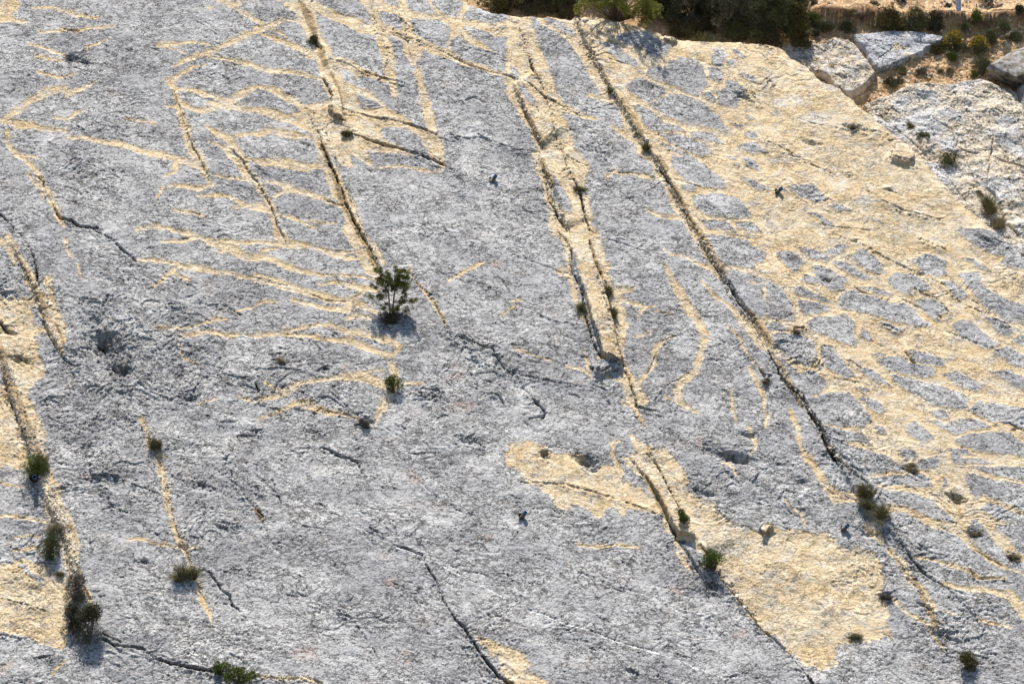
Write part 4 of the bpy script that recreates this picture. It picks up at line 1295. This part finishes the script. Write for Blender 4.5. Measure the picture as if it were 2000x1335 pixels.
def shrub(root, w, h, style, seed, dens=1.0):
    """w, h in metres; the root sits on the slope, plant fills a dome leaning out of it"""
    rg = np.random.RandomState(seed); mat = {'green': M_GREEN, 'brown': M_BROWN, 'olive': M_OLIVE, 'bright': M_BRIGHT, 'grey': M_GREYDRY, 'gorse': M_GREEN}[style]
    nb = max(5, int(14*w*h/(.35*.35)*.35+6)); nb = min(nb, 60)
    cen = []
    for _ in range(nb):
        a = rg.uniform(0, 6.28); r = math.sqrt(rg.rand()); z = rg.rand()**.8
        lim = math.sqrt(max(.05, 1-(z*.92)**2))
        cen.append([r*lim*cos(a)*w*.42, r*lim*sin(a)*w*.30-.25*w*z*.3, (.08+z*.80)*h])
    cen = np.array(cen); br = (.17+.12*rg.rand(nb))*min(w, h*1.3, .75)
    nl = int(min(26000, 1900*w*h/(.45*.4)*dens+500)); k = rg.randint(0, nb, nl)
    d = rg.normal(0, 1, (nl, 3)); d /= np.linalg.norm(d, axis=1, keepdims=True)
    P = cen[k]+d*(br[k]*(.35+.65*rg.rand(nl)**.5))[:, None]*np.array([1, .8, .85])
    P[:, 2] = np.maximum(P[:, 2], .01*h+P[:, 1]*1.0*0)
    s = Soup(); ls = {'green': .034, 'bright': .034, 'brown': .036, 'olive': .036, 'grey': .05, 'gorse': .034}[style]
    s.leaves(P, d+np.array([0, -.25, .7])+rg.normal(0, .35, (nl, 3)), ls*rg.uniform(.6, 1.5, nl)*(1.1 if w > .8 else .9), (.011 if style == 'grey' else .016)*rg.uniform(.7, 1.3, nl), rg)
    # stray shoots break the outline
    ns = int(nl*.10); k = rg.randint(0, nb, ns); dd = rg.normal(0, .6, (ns, 3))+np.array([0, -.1, .9]); dd /= np.linalg.norm(dd, axis=1, keepdims=True)
    P2 = cen[k]+dd*(br[k]*rg.uniform(.9, 1.55, ns))[:, None]
    s.leaves(P2, dd, .045*rg.uniform(.8, 1.8, ns), .009, rg)
    s.build('foliage', mat, root)
    if style == 'gorse':
        f = Soup(); nf = int(nl*.42); k = rg.randint(0, nb, nf); d = rg.normal(0, 1, (nf, 3))+np.array([0, -.5, 1.1]); d /= np.linalg.norm(d, axis=1, keepdims=True)
        P3 = cen[k]+d*(br[k]*rg.uniform(.95, 1.15, nf))[:, None]; top = P3[:, 2] > h*.42
        f.leaves(P3[top], d[top], .024, .019, rg); tag(f.build('flowers', M_YELLOW, root), kind='stuff')
    paths = []
    for i in range(min(nb, 16)):
        e = cen[i]; m = e*.5+rg.normal(0, .03*w, 3)
        paths.append(([(0, 0, -.04), m.tolist(), e.tolist()], .010+.006*w, .004))
    tubes(paths, 'stems', M_GREYDRY if style in ('grey', 'brown') else M_BARK, root, 5)
def tuft(root, w, h, style, seed):
    rg = np.random.RandomState(seed); n = int(110+620*w*h/.08); n = min(n, 1100)
    mats = {'grass': M_GRASS, 'dry': M_DRY, 'grey': M_GREYDRY}[style]
    k = 2+rg.randint(3); c = np.stack([rg.uniform(-.3, .3, k)*w, rg.uniform(-.15, .15, k)*w, np.zeros(k)], 1); c[:, 2] = c[:, 1]*1.4
    hh = rg.uniform(.5, 1.05, k); lean = rg.normal(0, .25, k); i = rg.randint(0, k, n)
    s = Soup(); a = rg.uniform(0, 6.28, n); sp = rg.rand(n)**.8
    P = c[i]+np.stack([np.cos(a)*w*.10*sp, np.sin(a)*w*.08*sp, -.01*np.ones(n)], 1)
    D = np.stack([np.cos(a)*sp*w*.32+lean[i]*h, np.sin(a)*sp*w*.25-.15*h, h*hh[i]*(.45+.6*rg.rand(n))], 1)+rg.normal(0, .06*h, (n, 3))
    L = np.linalg.norm(D, axis=1)*rg.uniform(.5, 1.0, n); Dn = D/np.linalg.norm(D, axis=1, keepdims=True)
    s.leaves(P, Dn, L*.6, .012, rg)
    D2 = Dn+np.stack([np.cos(a)*.7*sp, np.sin(a)*.5*sp-.1, -.45*rg.rand(n)], 1)
    s.leaves(P+Dn*L[:, None]*.45, D2, L*.55, .009, rg)
    s.build('blades', mats, root)
    t = Soup(); m = max(40, n//3); a = rg.uniform(0, 6.28, m); y = np.sin(a)*w*.25*rg.rand(m); P = np.stack([np.cos(a)*w*.45*rg.rand(m), y, .01+.15*h*rg.rand(m)+y*1.4], 1)
    t.leaves(P, rg.normal(0, 1, (m, 3))+np.array([0, -.2, .1]), .07, .010, rg); tag(t.build('dead_base', M_GREYDRY if style != 'grass' else M_DRY, root), kind='stuff')

M2 = PXM
# kind, u, v (base, photo px), w px, h px, style, where, label
PLANTS = [
 ('tuft', 677,267,24,18,'green','bed','tiny dark green cushion where cream cracks cross under the brown joint'),
 ('tuft', 612,86,28,20,'green','bed','small green cushion in the brown joint near the top, left of centre'),
 ('tuft', 1037,135,16,20,'dry','bed','tiny dry tuft high in the cream band under the crest bushes'),
 ('tuft', 1196,186,18,26,'grass','bed','thin grass tuft highest up the long joint right of the cream band'),
 ('tuft', 1264,294,16,26,'grass','bed','thin dark grass tuft in the long joint, second from its top'),
 ('tuft', 1129,378,24,22,'grass','bed','grass tuft in the crack halfway down the cream band'),
 ('tuft', 1187,577,22,30,'grass','bed','upper of two grass tufts against the raised cream rib'),
 ('tuft', 1195,622,18,42,'grass','bed','lower, taller of two grass tufts against the raised cream rib'),
 ('tuft', 1137,607,16,26,'grass','bed','narrow green tuft on the left edge of the raised cream rib'),
 ('shrub',766,766,38,32,'bright','bed','small bright green bush below the lone pine'),
 ('tuft', 303,882,30,38,'grass','bed','green grass tuft in the thin joint left of centre'),
 ('shrub',68,938,54,50,'bright','bed','green bush at the left edge with a pipe end poking through it'),
 ('tuft', 75,912,40,34,'dry','bed','straw coloured grass growing through the top of the left edge bush'),
 ('tuft', 115,1038,46,30,'dry','bed','dry grass tuft just above the dense round green bush'),
 ('shrub',98,1092,48,46,'green','bed','dense round dark green bush on the cream joint at lower left'),
 ('shrub',148,1182,42,60,'grey','bed','grey dead bush above the big brown bush at lower left'),
 ('shrub',142,1238,38,60,'brown','bed','left part bush of the brown pair at lower left, narrow'),
 ('shrub',176,1256,54,78,'brown','bed','biggest brown green bush at lower left, ending the cream joint'),
 ('tuft', 121,1123,16,14,'grass','bed','tiny green tuft between the round bush and the dead grey bush'),
 ('tuft', 365,1128,44,46,'grass','bed','grey green tuft on the thin joint, right of the round bush'),
 ('shrub',432,1316,50,22,'bright','bed','upper left bright green mossy cushion under the ledge at the bottom edge'),
 ('shrub',468,1330,66,26,'bright','bed','lower right, bigger bright green mossy cushion under the ledge at the bottom edge'),
 ('shrub',1336,1021,26,28,'bright','bed','small round green bush beside the end of the lower cream rib'),
 ('shrub',1393,1113,42,40,'bright','bed','dark green bush below the end of the lower cream rib'),
 ('tuft', 1686,968,34,34,'grass','bed','upper left clump of the tall green grass beside the right pipe'),
 ('tuft', 1708,1003,48,52,'grass','bed','tall green grass clump beside the lower right pipe'),
 ('shrub',1893,1311,38,36,'olive','bed','small olive bush near the bottom right corner'),
 ('tuft', 712,831,26,18,'grey','bed','dry grey tuft in the point of the V shaped cream vein'),
 ('tuft', 546,708,24,14,'dry','bed','faint dry tuft on grey rock left of the lone pine'),
 ('tuft', 1498,746,20,16,'grass','bed','dark tuft beside the long joint right of the curved cream vein'),
 ('tuft', 1670,1251,26,14,'grass','bed','dark tuft at the lower right corner of the big cream patch'),
 ('tuft', 1728,1167,30,16,'grey','bed','withered tuft at the right edge of the big cream patch'),
 ('tuft', 1868,980,44,20,'dry','bed','wide brown dry tuft among cream veins at lower right'),
 ('tuft', 1904,1047,30,18,'dry','bed','small dry tuft below the wide brown one at lower right'),
 ('tuft', 1978,1093,34,18,'dry','bed','dry tuft against the right edge of the picture'),
 ('tuft', 1066,889,18,16,'dry','bed','small dry tuft on the left end of the cream blotch'),
 ('tuft', 1560,648,28,14,'dry','bed','brown withered tuft where cream veins meet, right of the long joint'),
 ('tuft', 1617,551,22,12,'dry','bed','small withered tuft inside a grey cell of the cream network'),
 ('tuft', 1780,916,30,14,'dry','bed','dry tuft on a cream vein above the wide brown tuft'),
 ('tuft', 1672,250,34,14,'dry','bed','flat dry tuft in a hollow of the smooth cream rock'),
 ('shrub',985,28,130,64,'olive','back','yellow olive bush at the top edge, leftmost of the crest bushes'),
 ('shrub',1050,30,80,70,'brown','back','small brown bush between the olive bush and the grey brown bush'),
 ('shrub',1102,40,76,70,'brown','back','grey brown rounded bush at the left end of the big pine'),
 ('shrub',1075,14,90,60,'green','back','dark green bush between the olive bush and the big crest pine'),
 ('shrub',1385,40,120,80,'green','back','green bush behind, between the two darkest crest bushes'),
 ('shrub',1475,30,120,60,'brown','back','brown bush behind the widest crest bush'),
 ('shrub',1545,40,70,60,'brown','back','brown bush behind the right end of the crest hedge'),
 ('shrub',1290,40,110,80,'brown','back','dark brown bush showing behind the big crest pine'),
 ('shrub',1180,10,120,60,'brown','back','dark bush behind the left half of the big crest pine'),
 ('shrub',1345,70,124,110,'brown','back','dark brown green bush touching the right side of the big pine'),
 ('shrub',1432,80,150,125,'brown','back','widest dark brown bush in the middle of the crest hedge'),
 ('shrub',1508,88,130,125,'green','back','dark green bush right of the widest brown bush'),
 ('shrub',1556,98,64,110,'olive','back','olive brown bush at the right end of the crest hedge'),
 ('shrub',1342,76,80,42,'brown','back','low brown heather hanging over the crest beside the pine'),
 ('shrub',1440,82,76,40,'green','back','low grey green heather in the middle of the crest'),
 ('shrub',1498,92,76,44,'brown','back','low brown heather over the rounded cream crest'),
 ('tuft', 1362,78,70,38,'grass','back','bright grass fringe on the crest, left one'),
 ('tuft', 1412,80,70,38,'grass','back','bright grass fringe on the crest, right one'),
 ('tuft', 1025,20,24,16,'grass','back','tiny bright grass tuft under the olive bush'),
 ('shrub',1586,52,46,30,'bright','back','green bush below the bank beside the end of the hedge'),
 ('shrub',1612,64,46,22,'green','back','low grey green shrub under the left end of the earth bank'),
 ('shrub',1590,74,30,16,'brown','back','small brown shrub above the small cream rock end'),
 ('shrub',1654,68,38,26,'green','back','dark shrub between the cream rock and the bluish triangular rock'),
 ('shrub',1728,58,80,44,'olive','back','long dark shrub above the bluish triangular rock, left part'),
 ('shrub',1782,62,84,50,'green','back','long dark shrub above the bluish triangular rock, middle part'),
 ('shrub',1828,66,52,48,'brown','back','brown wiry shrub at the right tip of the bluish triangular rock'),
 ('shrub',1908,46,32,28,'bright','back','dark green shrub under the bank right of the fence post'),
 ('shrub',1598,134,38,18,'gorse','back','yellow flowering shrub on the crest, upper one'),
 ('shrub',1622,150,34,22,'gorse','back','yellow flowering shrub on the crest, lower one'),
 ('shrub',1862,102,66,38,'gorse','back','biggest yellow flowering bush on the stony slope'),
 ('shrub',1914,108,52,36,'gorse','back','yellow flowering bush right of the biggest one'),
 ('shrub',1830,106,34,20,'olive','back','low olive shrub left of the biggest yellow flowering bush'),
 ('shrub',1861,122,30,22,'bright','back','small green bush right below the biggest yellow flowering bush'),
 ('shrub',1918,144,46,36,'green','back','grey green bush between the yellow flowers and the dark boulder'),
 ('shrub',1903,153,18,14,'bright','back','tiny green bush left of the foot of the dark boulder'),
 ('tuft', 1837,144,20,18,'grass','back','left of two small tufts on bare earth below the yellow flowers'),
 ('tuft', 1851,144,18,18,'grass','back','right of two small tufts on bare earth below the yellow flowers'),
 ('shrub',1746,170,52,20,'brown','back','flat dark shrub at the foot of the stony slope'),
 ('tuft', 1766,142,30,20,'grass','back','grey tuft on stones above the flat dark shrub'),
 ('tuft', 1797,142,24,22,'grey','back','grey twiggy tuft right of the bluish triangular rock'),
 ('shrub',1664,166,30,12,'olive','back','tiny olive shrub at the lower tip of the cream rock'),
 ('shrub',1885,62,32,18,'green','back','grey green shrub on stones below the bank shadow'),
 ('shrub',1958,60,40,22,'green','back','shrub in the upper right below the bank, left of two'),
 ('shrub',1984,86,36,22,'green','back','shrub at the right edge above the dark boulder'),
 ('shrub',1938,84,36,24,'green','back','grey green shrub right above the second yellow flowering bush'),
 ('shrub',1992,28,40,18,'brown','back','brown shrub on the bank at the top right corner'),
 ('tuft', 1668,24,34,18,'grass','back','grey green tuft above the bank, left of two'),
 ('shrub',1622,26,40,18,'green','back','small grey green shrub above the bank near the fence mesh'),
 ('shrub',1580,16,50,22,'green','back','dark shrub behind the lower edge of the fence mesh'),
 ('shrub',1708,20,34,18,'brown','back','small brown shrub above the bank, middle'),
 ('shrub',1760,8,30,16,'brown','back','small brown shrub at the top edge left of the fence post'),
 ('shrub',1850,20,30,12,'brown','back','small brown shrub just left of the fence post'),
 ('shrub',1930,8,60,20,'green','back','dark shrub at the top edge right of the fence post'),
 ('shrub',1803,275,40,16,'green','out','flat grey green cushion in a crack of the pale outcrop, upper one'),
 ('shrub',1856,320,42,24,'green','out','grey green cushion on the pale outcrop, lower one'),
 ('tuft', 1779,249,14,20,'grass','out','tiny tuft on the pale outcrop near the crest'),
 ('tuft', 1914,378,18,12,'grass','out','tiny green tuft above the grass in the gap beside the outcrop'),
 ('tuft', 1926,414,36,48,'grass','out','bright green grass in the gap between main face and outcrop'),
 ('tuft', 1950,440,34,34,'dry','out','dry grass at the lower end of the gap beside the outcrop'),
]
def on_out(u, v): return W(u, v, -.60)
for i, (kind, u, v, w, h, style, where, label) in enumerate(PLANTS):
    p = {'bed': on_bed, 'back': on_back, 'out': on_out}[where](u, v)
    isg = kind == 'tuft' and style != 'green'
    nm = {'grass': 'grass_tuft', 'dry': 'dry_grass_tuft', 'grey': 'dry_grass_tuft'}[style] if isg else ('gorse_bush' if style == 'gorse' else 'shrub')
    r = empty(nm, p-NV*.01)
    tag(r, label, 'grass tuft' if isg else 'shrub', 'grass tufts growing from cracks and earth' if isg else 'shrubs growing from cracks and earth')
    if isg: tuft(r, w*M2, h*M2, style, 100+i)
    else: shrub(r, w*M2, h*M2*(.9 if where == 'bed' else 1.02), style, 100+i, 1.0 if w < 60 else (1.7 if v < 110 and u < 1580 else 1.0))

# ------------------------------------------------------------------ pines
def pine(root, arms, tufts_at, seed, nr, nn, mat, nl=.05):
    rg = np.random.RandomState(seed); s = Soup(); C_ = []
    for p in tufts_at:
        p = np.array(p)
        for _ in range(nn): C_.append(p+rg.normal(0, 1, 3)*np.array([nr, nr*1.1, nr*.85]))
    C_ = np.array(C_); m = 60 if nl < .06 else 44
    P = np.repeat(C_, m, 0); D = rg.normal(0, 1, P.shape)+np.array([0, -.1, .55]); D /= np.linalg.norm(D, axis=1, keepdims=True)
    s.leaves(P+D*.008, D, nl*rg.uniform(.7, 1.15, len(P)), .0075, rg)
    s.build('needles', mat, root); return C_
root = empty('pine_tree', on_bed(764, 630)-NV*.02)
tag(root, 'small green pine with twin stems growing alone in the middle of the rock face', 'pine tree')
kx_ = .00178
def cp(x, y, d=0.0): return ((x-450)*kx_, d*.55, (905-y)*kx_)
A1 = [cp(448,905), cp(436,800,-.02), cp(428,680,-.05), cp(412,480,-.06), cp(360,400,-.05), cp(300,250,-.04), cp(275,190,-.04)]
A2 = [cp(458,905), cp(470,760,-.03), cp(480,620,-.06), cp(500,450,-.08), cp(492,300,-.08), cp(500,160,-.06)]
tubes([(A1, .026, .008), (A2, .030, .008)], 'trunk', M_PBARK, root, 8)
BR = [[A2[3], cp(580,420,-.02), cp(640,330,.03), cp(655,230,.05)], [A2[4], cp(540,240,-.15), cp(570,185,-.2)], [A2[2], cp(580,600,-.2), cp(680,610,-.28), cp(770,612,-.3)],
      [A1[2], cp(350,600,-.18), cp(230,570,-.25), cp(165,560,-.28)], [A1[3], cp(300,430,-.1), cp(205,390,-.12)], [A1[4], cp(300,330,.05), cp(240,300,.05)],
      [A2[1], cp(540,720,-.2), cp(580,660,-.25)], [A1[1], cp(340,720,-.15), cp(300,700,-.2)], [A1[3], cp(420,400,-.2), cp(400,330,-.28)], [A2[3], cp(560,520,-.2), cp(620,500,-.25)],
      [A2[4], cp(600,300,-.15), cp(640,280,-.2)], [A1[4], cp(380,280,-.1), cp(420,210,-.1)], [A2[1], cp(600,800,-.15), cp(650,740,-.2)], [A1[1], cp(360,800,-.15), cp(300,830,-.15)]]
tubes([(b, .013, .005) for b in BR], 'branches', M_PBARK, root, 6)
TU = []
rgp = np.random.RandomState(3)
def fill(x0, x1, y0, y1, n, d0=-.22, d1=.16):
    for _ in range(n): TU.append(cp(rgp.uniform(x0, x1), rgp.uniform(y0, y1), rgp.uniform(d0, d1)))
fill(240,330,150,300,7); fill(330,430,190,300,6); fill(250,420,270,400,9); fill(190,260,370,410,3); fill(340,440,380,470,5); fill(480,500,120,180,2); fill(520,680,160,300,14); fill(470,670,250,400,16); fill(600,670,380,440,6)
fill(590,640,440,520,3); fill(160,240,540,580,3); fill(250,350,490,570,4); fill(580,650,590,620,3); fill(690,740,600,630,2); TU.append(cp(770,612,-.3)); fill(420,480,690,730,2,-.3,-.1); fill(520,570,650,720,3,-.3,-.1); fill(330,370,620,720,3)
fill(540,660,480,640,4,0,.1); fill(640,680,680,740,2); fill(260,660,260,460,14,-.05,.25); fill(440,520,240,420,6,-.1,.1)
pine(root, None, TU, 8, .036, 3, M_NEEDLE, .056)
tw = []
for _ in range(46):
    a = rgp.uniform(-1, 1); tw.append(([cp(450+rgp.normal(0, 20), rgp.uniform(780, 900), -.02), cp(450+a*150, rgp.uniform(740, 920), -.12), cp(450+a*rgp.uniform(160, 260), rgp.uniform(700, 930), -.2+rgp.uniform(-.1, .1))], .006, .003))
tubes(tw, 'dead_twigs', M_BARK, root, 5)
s = Soup(); n = 2600; P = np.array([cp(440+rgp.normal(0, 65), rgp.uniform(770, 930), rgp.normal(-.03, .06)) for _ in range(n)])
s.leaves(P, rgp.normal(0, 1, (n, 3)), .035, .010, rgp); s.build('dead_needles', M_BROWN, root)

# the wide pine on the crest
root = empty('pine_tree', W(1203, 44, -.25))
tag(root, 'wide low pine with lime green tips overhanging the crest, casting shade below', 'pine tree')
root_p = np.array(root.location); TU = []; br = []
for _ in range(330):
    x = rgp.uniform(-1, 1)*1.12; z = rgp.uniform(-.12, .95); y = rgp.uniform(-.7, .5)-.45*max(0, x)
    if (x/1.18)**2+((z-.1)/.95)**2 > 1: continue
    if math.sin(x*7.3+z*5)+math.sin(z*9-x*4+y*6) < -.35: continue
    if z < .26-.34*(x+.2) and z < .3: continue
    TU.append((x, y-.15, z))
for i in range(0, len(TU), 3):
    e = np.array(TU[i]); br.append(([(0, 0, 0), (e*.5+np.array([0, 0, .08])).tolist(), e.tolist()], .022, .006))
for x, z in [(.72,.0),(.85,.06),(.6,.1),(.35,.2),(.98,.15),(.2,.25),(-.3,.35),(-.6,.45),(-.9,.5)]: TU.append((x, -.7, z)); TU.append((x+.08, -.6, z+.08))
tubes(br, 'branches', M_PBARK, root, 5)
tubes([([(0, .1, -.1), (.02, 0, .25), (0, .05, .8)], .06, .03)], 'trunk', M_PBARK, root, 8)
pine(root, None, TU, 9, .055, 5, M_LIME, .062)

# ------------------------------------------------------------------ drain pipes
def metal(name, colr, rough=.45, met=.6, dirt=(.12, .10, .07)):
    M = NT(name); c = M.coord(); M.L(M.mix(M.ss(.45, .65, M.noise(c, 30, 4)), colr, dirt), M.b.inputs['Base Color'])
    M.b.inputs['Roughness'].default_value = rough; M.b.inputs['Metallic'].default_value = met; return M.m
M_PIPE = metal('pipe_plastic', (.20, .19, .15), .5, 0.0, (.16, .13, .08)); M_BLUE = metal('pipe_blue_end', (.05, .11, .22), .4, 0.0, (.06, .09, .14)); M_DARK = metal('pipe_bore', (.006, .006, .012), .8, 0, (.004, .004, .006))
M_HOLE = metal('drill_hole_dark', (.02, .016, .012), .95, 0, (.04, .03, .02)); M_ZINC = metal('zinc_post', (.40, .45, .52), .4, .5, (.30, .34, .40))  # near-black hole material: the shade of the gap is put into its colour
def lathe(name, prof, mat, parent, n=20):
    V = []; F = []
    for r, z in prof:
        for k in range(n): V.append([r*cos(2*math.pi*k/n), r*sin(2*math.pi*k/n), z])
    for i in range(len(prof)-1):
        for k in range(n): F.append([i*n+k, i*n+(k+1) % n, (i+1)*n+(k+1) % n, (i+1)*n+k])
    return mesh_np(name, np.array(V), np.array(F), mat, parent, smooth=False)
def make_pipe():
    r = empty('drain_pipe', (0, 0, 0)); R0 = .046
    lathe('tube', [(R0, -.12), (R0, .125), (R0-.007, .125), (R0-.007, .07)], M_PIPE, r)
    lathe('blue_sleeve', [(R0+.002, .085), (R0+.004, .087), (R0+.004, .158), (R0+.001, .161), (R0-.008, .161), (R0-.008, .08)], M_BLUE, r)
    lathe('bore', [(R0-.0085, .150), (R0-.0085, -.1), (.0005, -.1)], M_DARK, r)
    return r
def hole_ring(r, seed):
    rg = np.random.RandomState(seed); V = []; F = []; n = 18
    for k in range(n):
        a = 2*math.pi*k/n; rr = .085*(1+.35*rg.rand()); V.append([cos(a)*rr-.02, sin(a)*rr, .012])
    for k in range(n):
        a = 2*math.pi*k/n; V.append([cos(a)*.03-.02, sin(a)*.03, -.05])
    F = [[k, (k+1) % n, n+(k+1) % n, n+k] for k in range(n)]
    o = mesh_np('drill_hole', np.array(V), np.array(F), M_HOLE, r); return o
pp = make_pipe()
PIPES = [(963,352,(.55,.25),'drain pipe in grey rock high in the middle, above and right of the lone pine'),
         (1519,375,(.75,.15),'drain pipe in the cream rock at upper right beside a grey oval'),
         (1020,1009,(.55,.25),'drain pipe in grey rock below the cream blotch, lower centre'),
         (1648,1033,(.70,.2),'drain pipe at the right edge of the big cream patch, near tall grass'),
         (71,944,(.10,-.42),'drain pipe seen end on inside the left edge bush')]
for i, (u, v, (ax, at), lab) in enumerate(PIPES):
    if i == 0: r = pp
    else:
        r = pp.copy(); col.objects.link(r)
        for ch in list(pp.children):
            if ch.name.startswith('drill_hole'): continue
            c = ch.copy(); col.objects.link(c); c.parent = r
    tag(r, lab, 'drain pipe', 'short drain pipes sticking out of the rock')
    d = NV+RT*ax+TV*at; d /= np.linalg.norm(d)
    r.location = (on_bed(u, v)+(NV*.008 if i != 4 else NV*.22-RT*0)).tolist()
    r.rotation_mode = 'QUATERNION'; r.rotation_quaternion = Vector(d.tolist()).to_track_quat('Z', 'Y'); r.scale = (1, 1, 1)
for i, r in enumerate([o for o in bpy.data.objects if o.name.startswith('drain_pipe')]): hole_ring(r, i)

# ------------------------------------------------------------------ the dark boulder and loose blocks
def noise3(P, f, seed):
    rg = np.random.RandomState(seed); r = 0
    for i in range(7):
        k = rg.normal(0, 1, 3)*f*(1.55**i)*.55; r = r+np.sin(P@k+rg.uniform(0, 6.28))*(.62**i)
    return r
def hull_rock(name, pts, mat, amp, seed, cuts=5, parent=None):
    import bmesh
    bm = bmesh.new()
    for p in pts: bm.verts.new([float(c) for c in p])
    bmesh.ops.convex_hull(bm, input=bm.verts)
    bmesh.ops.delete(bm, geom=[v for v in bm.verts if not v.link_faces], context='VERTS')
    bmesh.ops.triangulate(bm, faces=bm.faces)
    bmesh.ops.subdivide_edges(bm, edges=bm.edges, cuts=cuts, use_grid_fill=True)
    bmesh.ops.triangulate(bm, faces=bm.faces)
    bm.normal_update(); N = np.array([v.normal[:] for v in bm.verts]); P = np.array([v.co[:] for v in bm.verts])
    size = (P.max(0)-P.min(0)).mean()
    d = noise3(P, 5/size, seed)*amp*size+np.sign(noise3(P, 9/size, seed+1))*amp*size*.35
    P = P+N*d[:, None]
    for v, p in zip(bm.verts, P): v.co = p
    me = bpy.data.meshes.new(name); bm.to_mesh(me); bm.free(); me.materials.append(mat)
    o = bpy.data.objects.new(name, me); col.objects.link(o)
    if parent: o.parent = parent
    return o
def rockmat(name, a, b):
    M = NT(name); c = M.coord(); c1 = M.noise(c, 5, 7, .65); M.L(M.mix(M.ss(.38, .62, c1), a, b), M.b.inputs['Base Color'])
    bb = M.n('Bump'); bb.inputs['Distance'].default_value = .07; M.L(M.noise(c, 9, 8, .7), bb.inputs['Height']); M.L(bb.outputs[0], M.b.inputs['Normal']); return M.m
M_BOULD = rockmat('boulder_stone', (.12, .10, .08), (.33, .315, .30))
base = -.80
def wp(u, v, h): return W(u, v, h)
bp = [wp(1926,133,base+.30), wp(1934,126,base+.42), wp(1955,118,base+.45), wp(1990,98,base+.35), wp(2060,70,base+.3), wp(2080,120,base+.45), wp(2010,140,base+.62), wp(1985,150,base+.55), wp(1956,120,base+.55),
      wp(1930,142,base-.1), wp(1955,158,base-.1), wp(1990,172,base-.1), wp(2060,190,base-.1), wp(2080,80,base-.4), wp(1960,110,base-.4)]
bo = hull_rock('boulder', bp, M_BOULD, .012, 4, 7); tag(bo, 'large angular grey boulder with a shaded brown front at the right edge', 'boulder')
bp = [wp(1986,170,base+.2), wp(2004,158,base+.35), wp(2040,160,base+.3), wp(2040,225,base+.2), wp(2005,215,base+.25), wp(1984,195,base+.1), wp(1990,180,base-.3), wp(2040,200,base-.3), wp(2000,168,base+.4)]
bo = hull_rock('boulder', bp, M_BOULD, .02, 9, 5); tag(bo, 'smaller grey block under the large angular boulder at the right edge', 'boulder')
M_CREAMST = rockmat('cream_stone', (.45, .34, .22), (.66, .56, .42))
def loose(u, v, w, h, lab, mat, seed, where=on_bed, d=.6):
    p = where(u, v); rg = np.random.RandomState(seed); w *= PXM; h *= PXM; Q = []
    for _ in range(16):
        a = rg.normal(0, 1, 3); a /= np.linalg.norm(a); Q.append(p+RT*a[0]*w/2+TV*(a[1]*h/2)+NV*(a[2]*min(w, h)*.5*d+min(w, h)*.15))
    tag(hull_rock('loose_rock', Q, mat, .02, seed, 2), lab, 'rock', 'loose rocks lodged on the slope')
loose(1498,1032,24,18,'rounded cream rock stuck at the upper left edge of the big cream patch', M_CREAMST, 31, on_bed, .25)
loose(1346,1054,26,18,'brown cream rock caught just under the end of the lower rib', M_CREAMST, 32)
loose(1221,722,20,12,'thin brown stone wedged under the end of the upper cream rib', M_CREAMST, 33)
loose(1311,66,16,8,'small white stone on the crest beside the brown heather', M_CREAMST, 34)
loose(842,571,18,12,'small pale rock wedged in the thin crack right of the lone pine', M_BOULD, 35)
loose(1897,121,16,14,'orange cream stone between the yellow flowers and the boulder', M_CREAMST, 36, on_back, 1)
loose(1811,94,14,10,'flat orange stone at the lower right side of the bluish triangular rock', M_CREAMST, 37, on_back, 1)
loose(1945,150,26,16,'pale stone at the foot of the large angular boulder', M_BOULD, 38, on_back, 1)

# ------------------------------------------------------------------ fence above the bank
M_WIRE = metal('fence_wire', (.42, .44, .46), .5, .4, (.25, .25, .25))
fr = empty('wire_fence', on_back(1872, 23)); fp = np.array(fr.location)
tag(fr, 'chain link fence on a round zinc post along the top edge', 'fence')
def local(p): return np.array(p)-fp
def post(u, v):
    b = local(on_back(u, v)); V = []
    o = lathe('post', [(.075, -.3), (.075, 1.9), (.066, 1.93), (.0005, 1.95)], M_ZINC, fr, 24); o.location = b.tolist()
    return b
b1 = post(1872, 23); b0 = post(1350, -10); b2 = post(2400, 20)
wires = []
def bx_(t): return b0+(b1-b0)*t if t <= 1 else b1+(b2-b1)*(t-1)
foot = lambda x: bx_((x-b0[0])/(b1[0]-b0[0])) if x < b1[0] else bx_(1+(x-b1[0])/(b2[0]-b1[0]))
x0, x1 = b0[0], b2[0]; cell = .085; zz = 1.75
n = int((x1-x0)/cell)
Vw_ = []; Fw = []
def wire(p, q, r=.0032):
    o = len(Vw_); d = q-p; d = d/np.linalg.norm(d); a = np.cross(d, [0, 1, 0]); a /= np.linalg.norm(a)+1e-9; b = np.cross(d, a)
    for e in (p, q):
        for k in range(3): Vw_.append(e+(a*cos(2.094*k)+b*sin(2.094*k))*r)
    for k in range(3): Fw.append([o+k, o+(k+1) % 3, o+3+(k+1) % 3, o+3+k])
front = np.array([0, -.085, 0]); up = np.array([0, 0, 1.0])
for i in range(n):
    xa, xb = x0+i*cell, x0+(i+1)*cell; A = foot(xa)+front; B = foot(xb)+front
    for j in range(int(zz/cell)):
        za, zb = .0+j*cell, .0+(j+1)*cell
        if (i+j) % 2 == 0: wire(A+up*za, B+up*zb)
        else: wire(A+up*zb, B+up*za)
mesh_np('mesh', np.array(Vw_), np.array(Fw), M_WIRE, fr)
for z in (-.02, .85, 1.75):
    Vw_.clear(); Fw.clear()
    for i in range(24):
        t0, t1 = i/24, (i+1)/24; wire(foot(x0+(x1-x0)*t0)+front*1.08+up*(z-.03*sin(t0*20)), foot(x0+(x1-x0)*t1)+front*1.08+up*(z-.03*sin(t1*20)), .004)
    mesh_np('line_wire', np.array(Vw_), np.array(Fw), M_WIRE, fr)
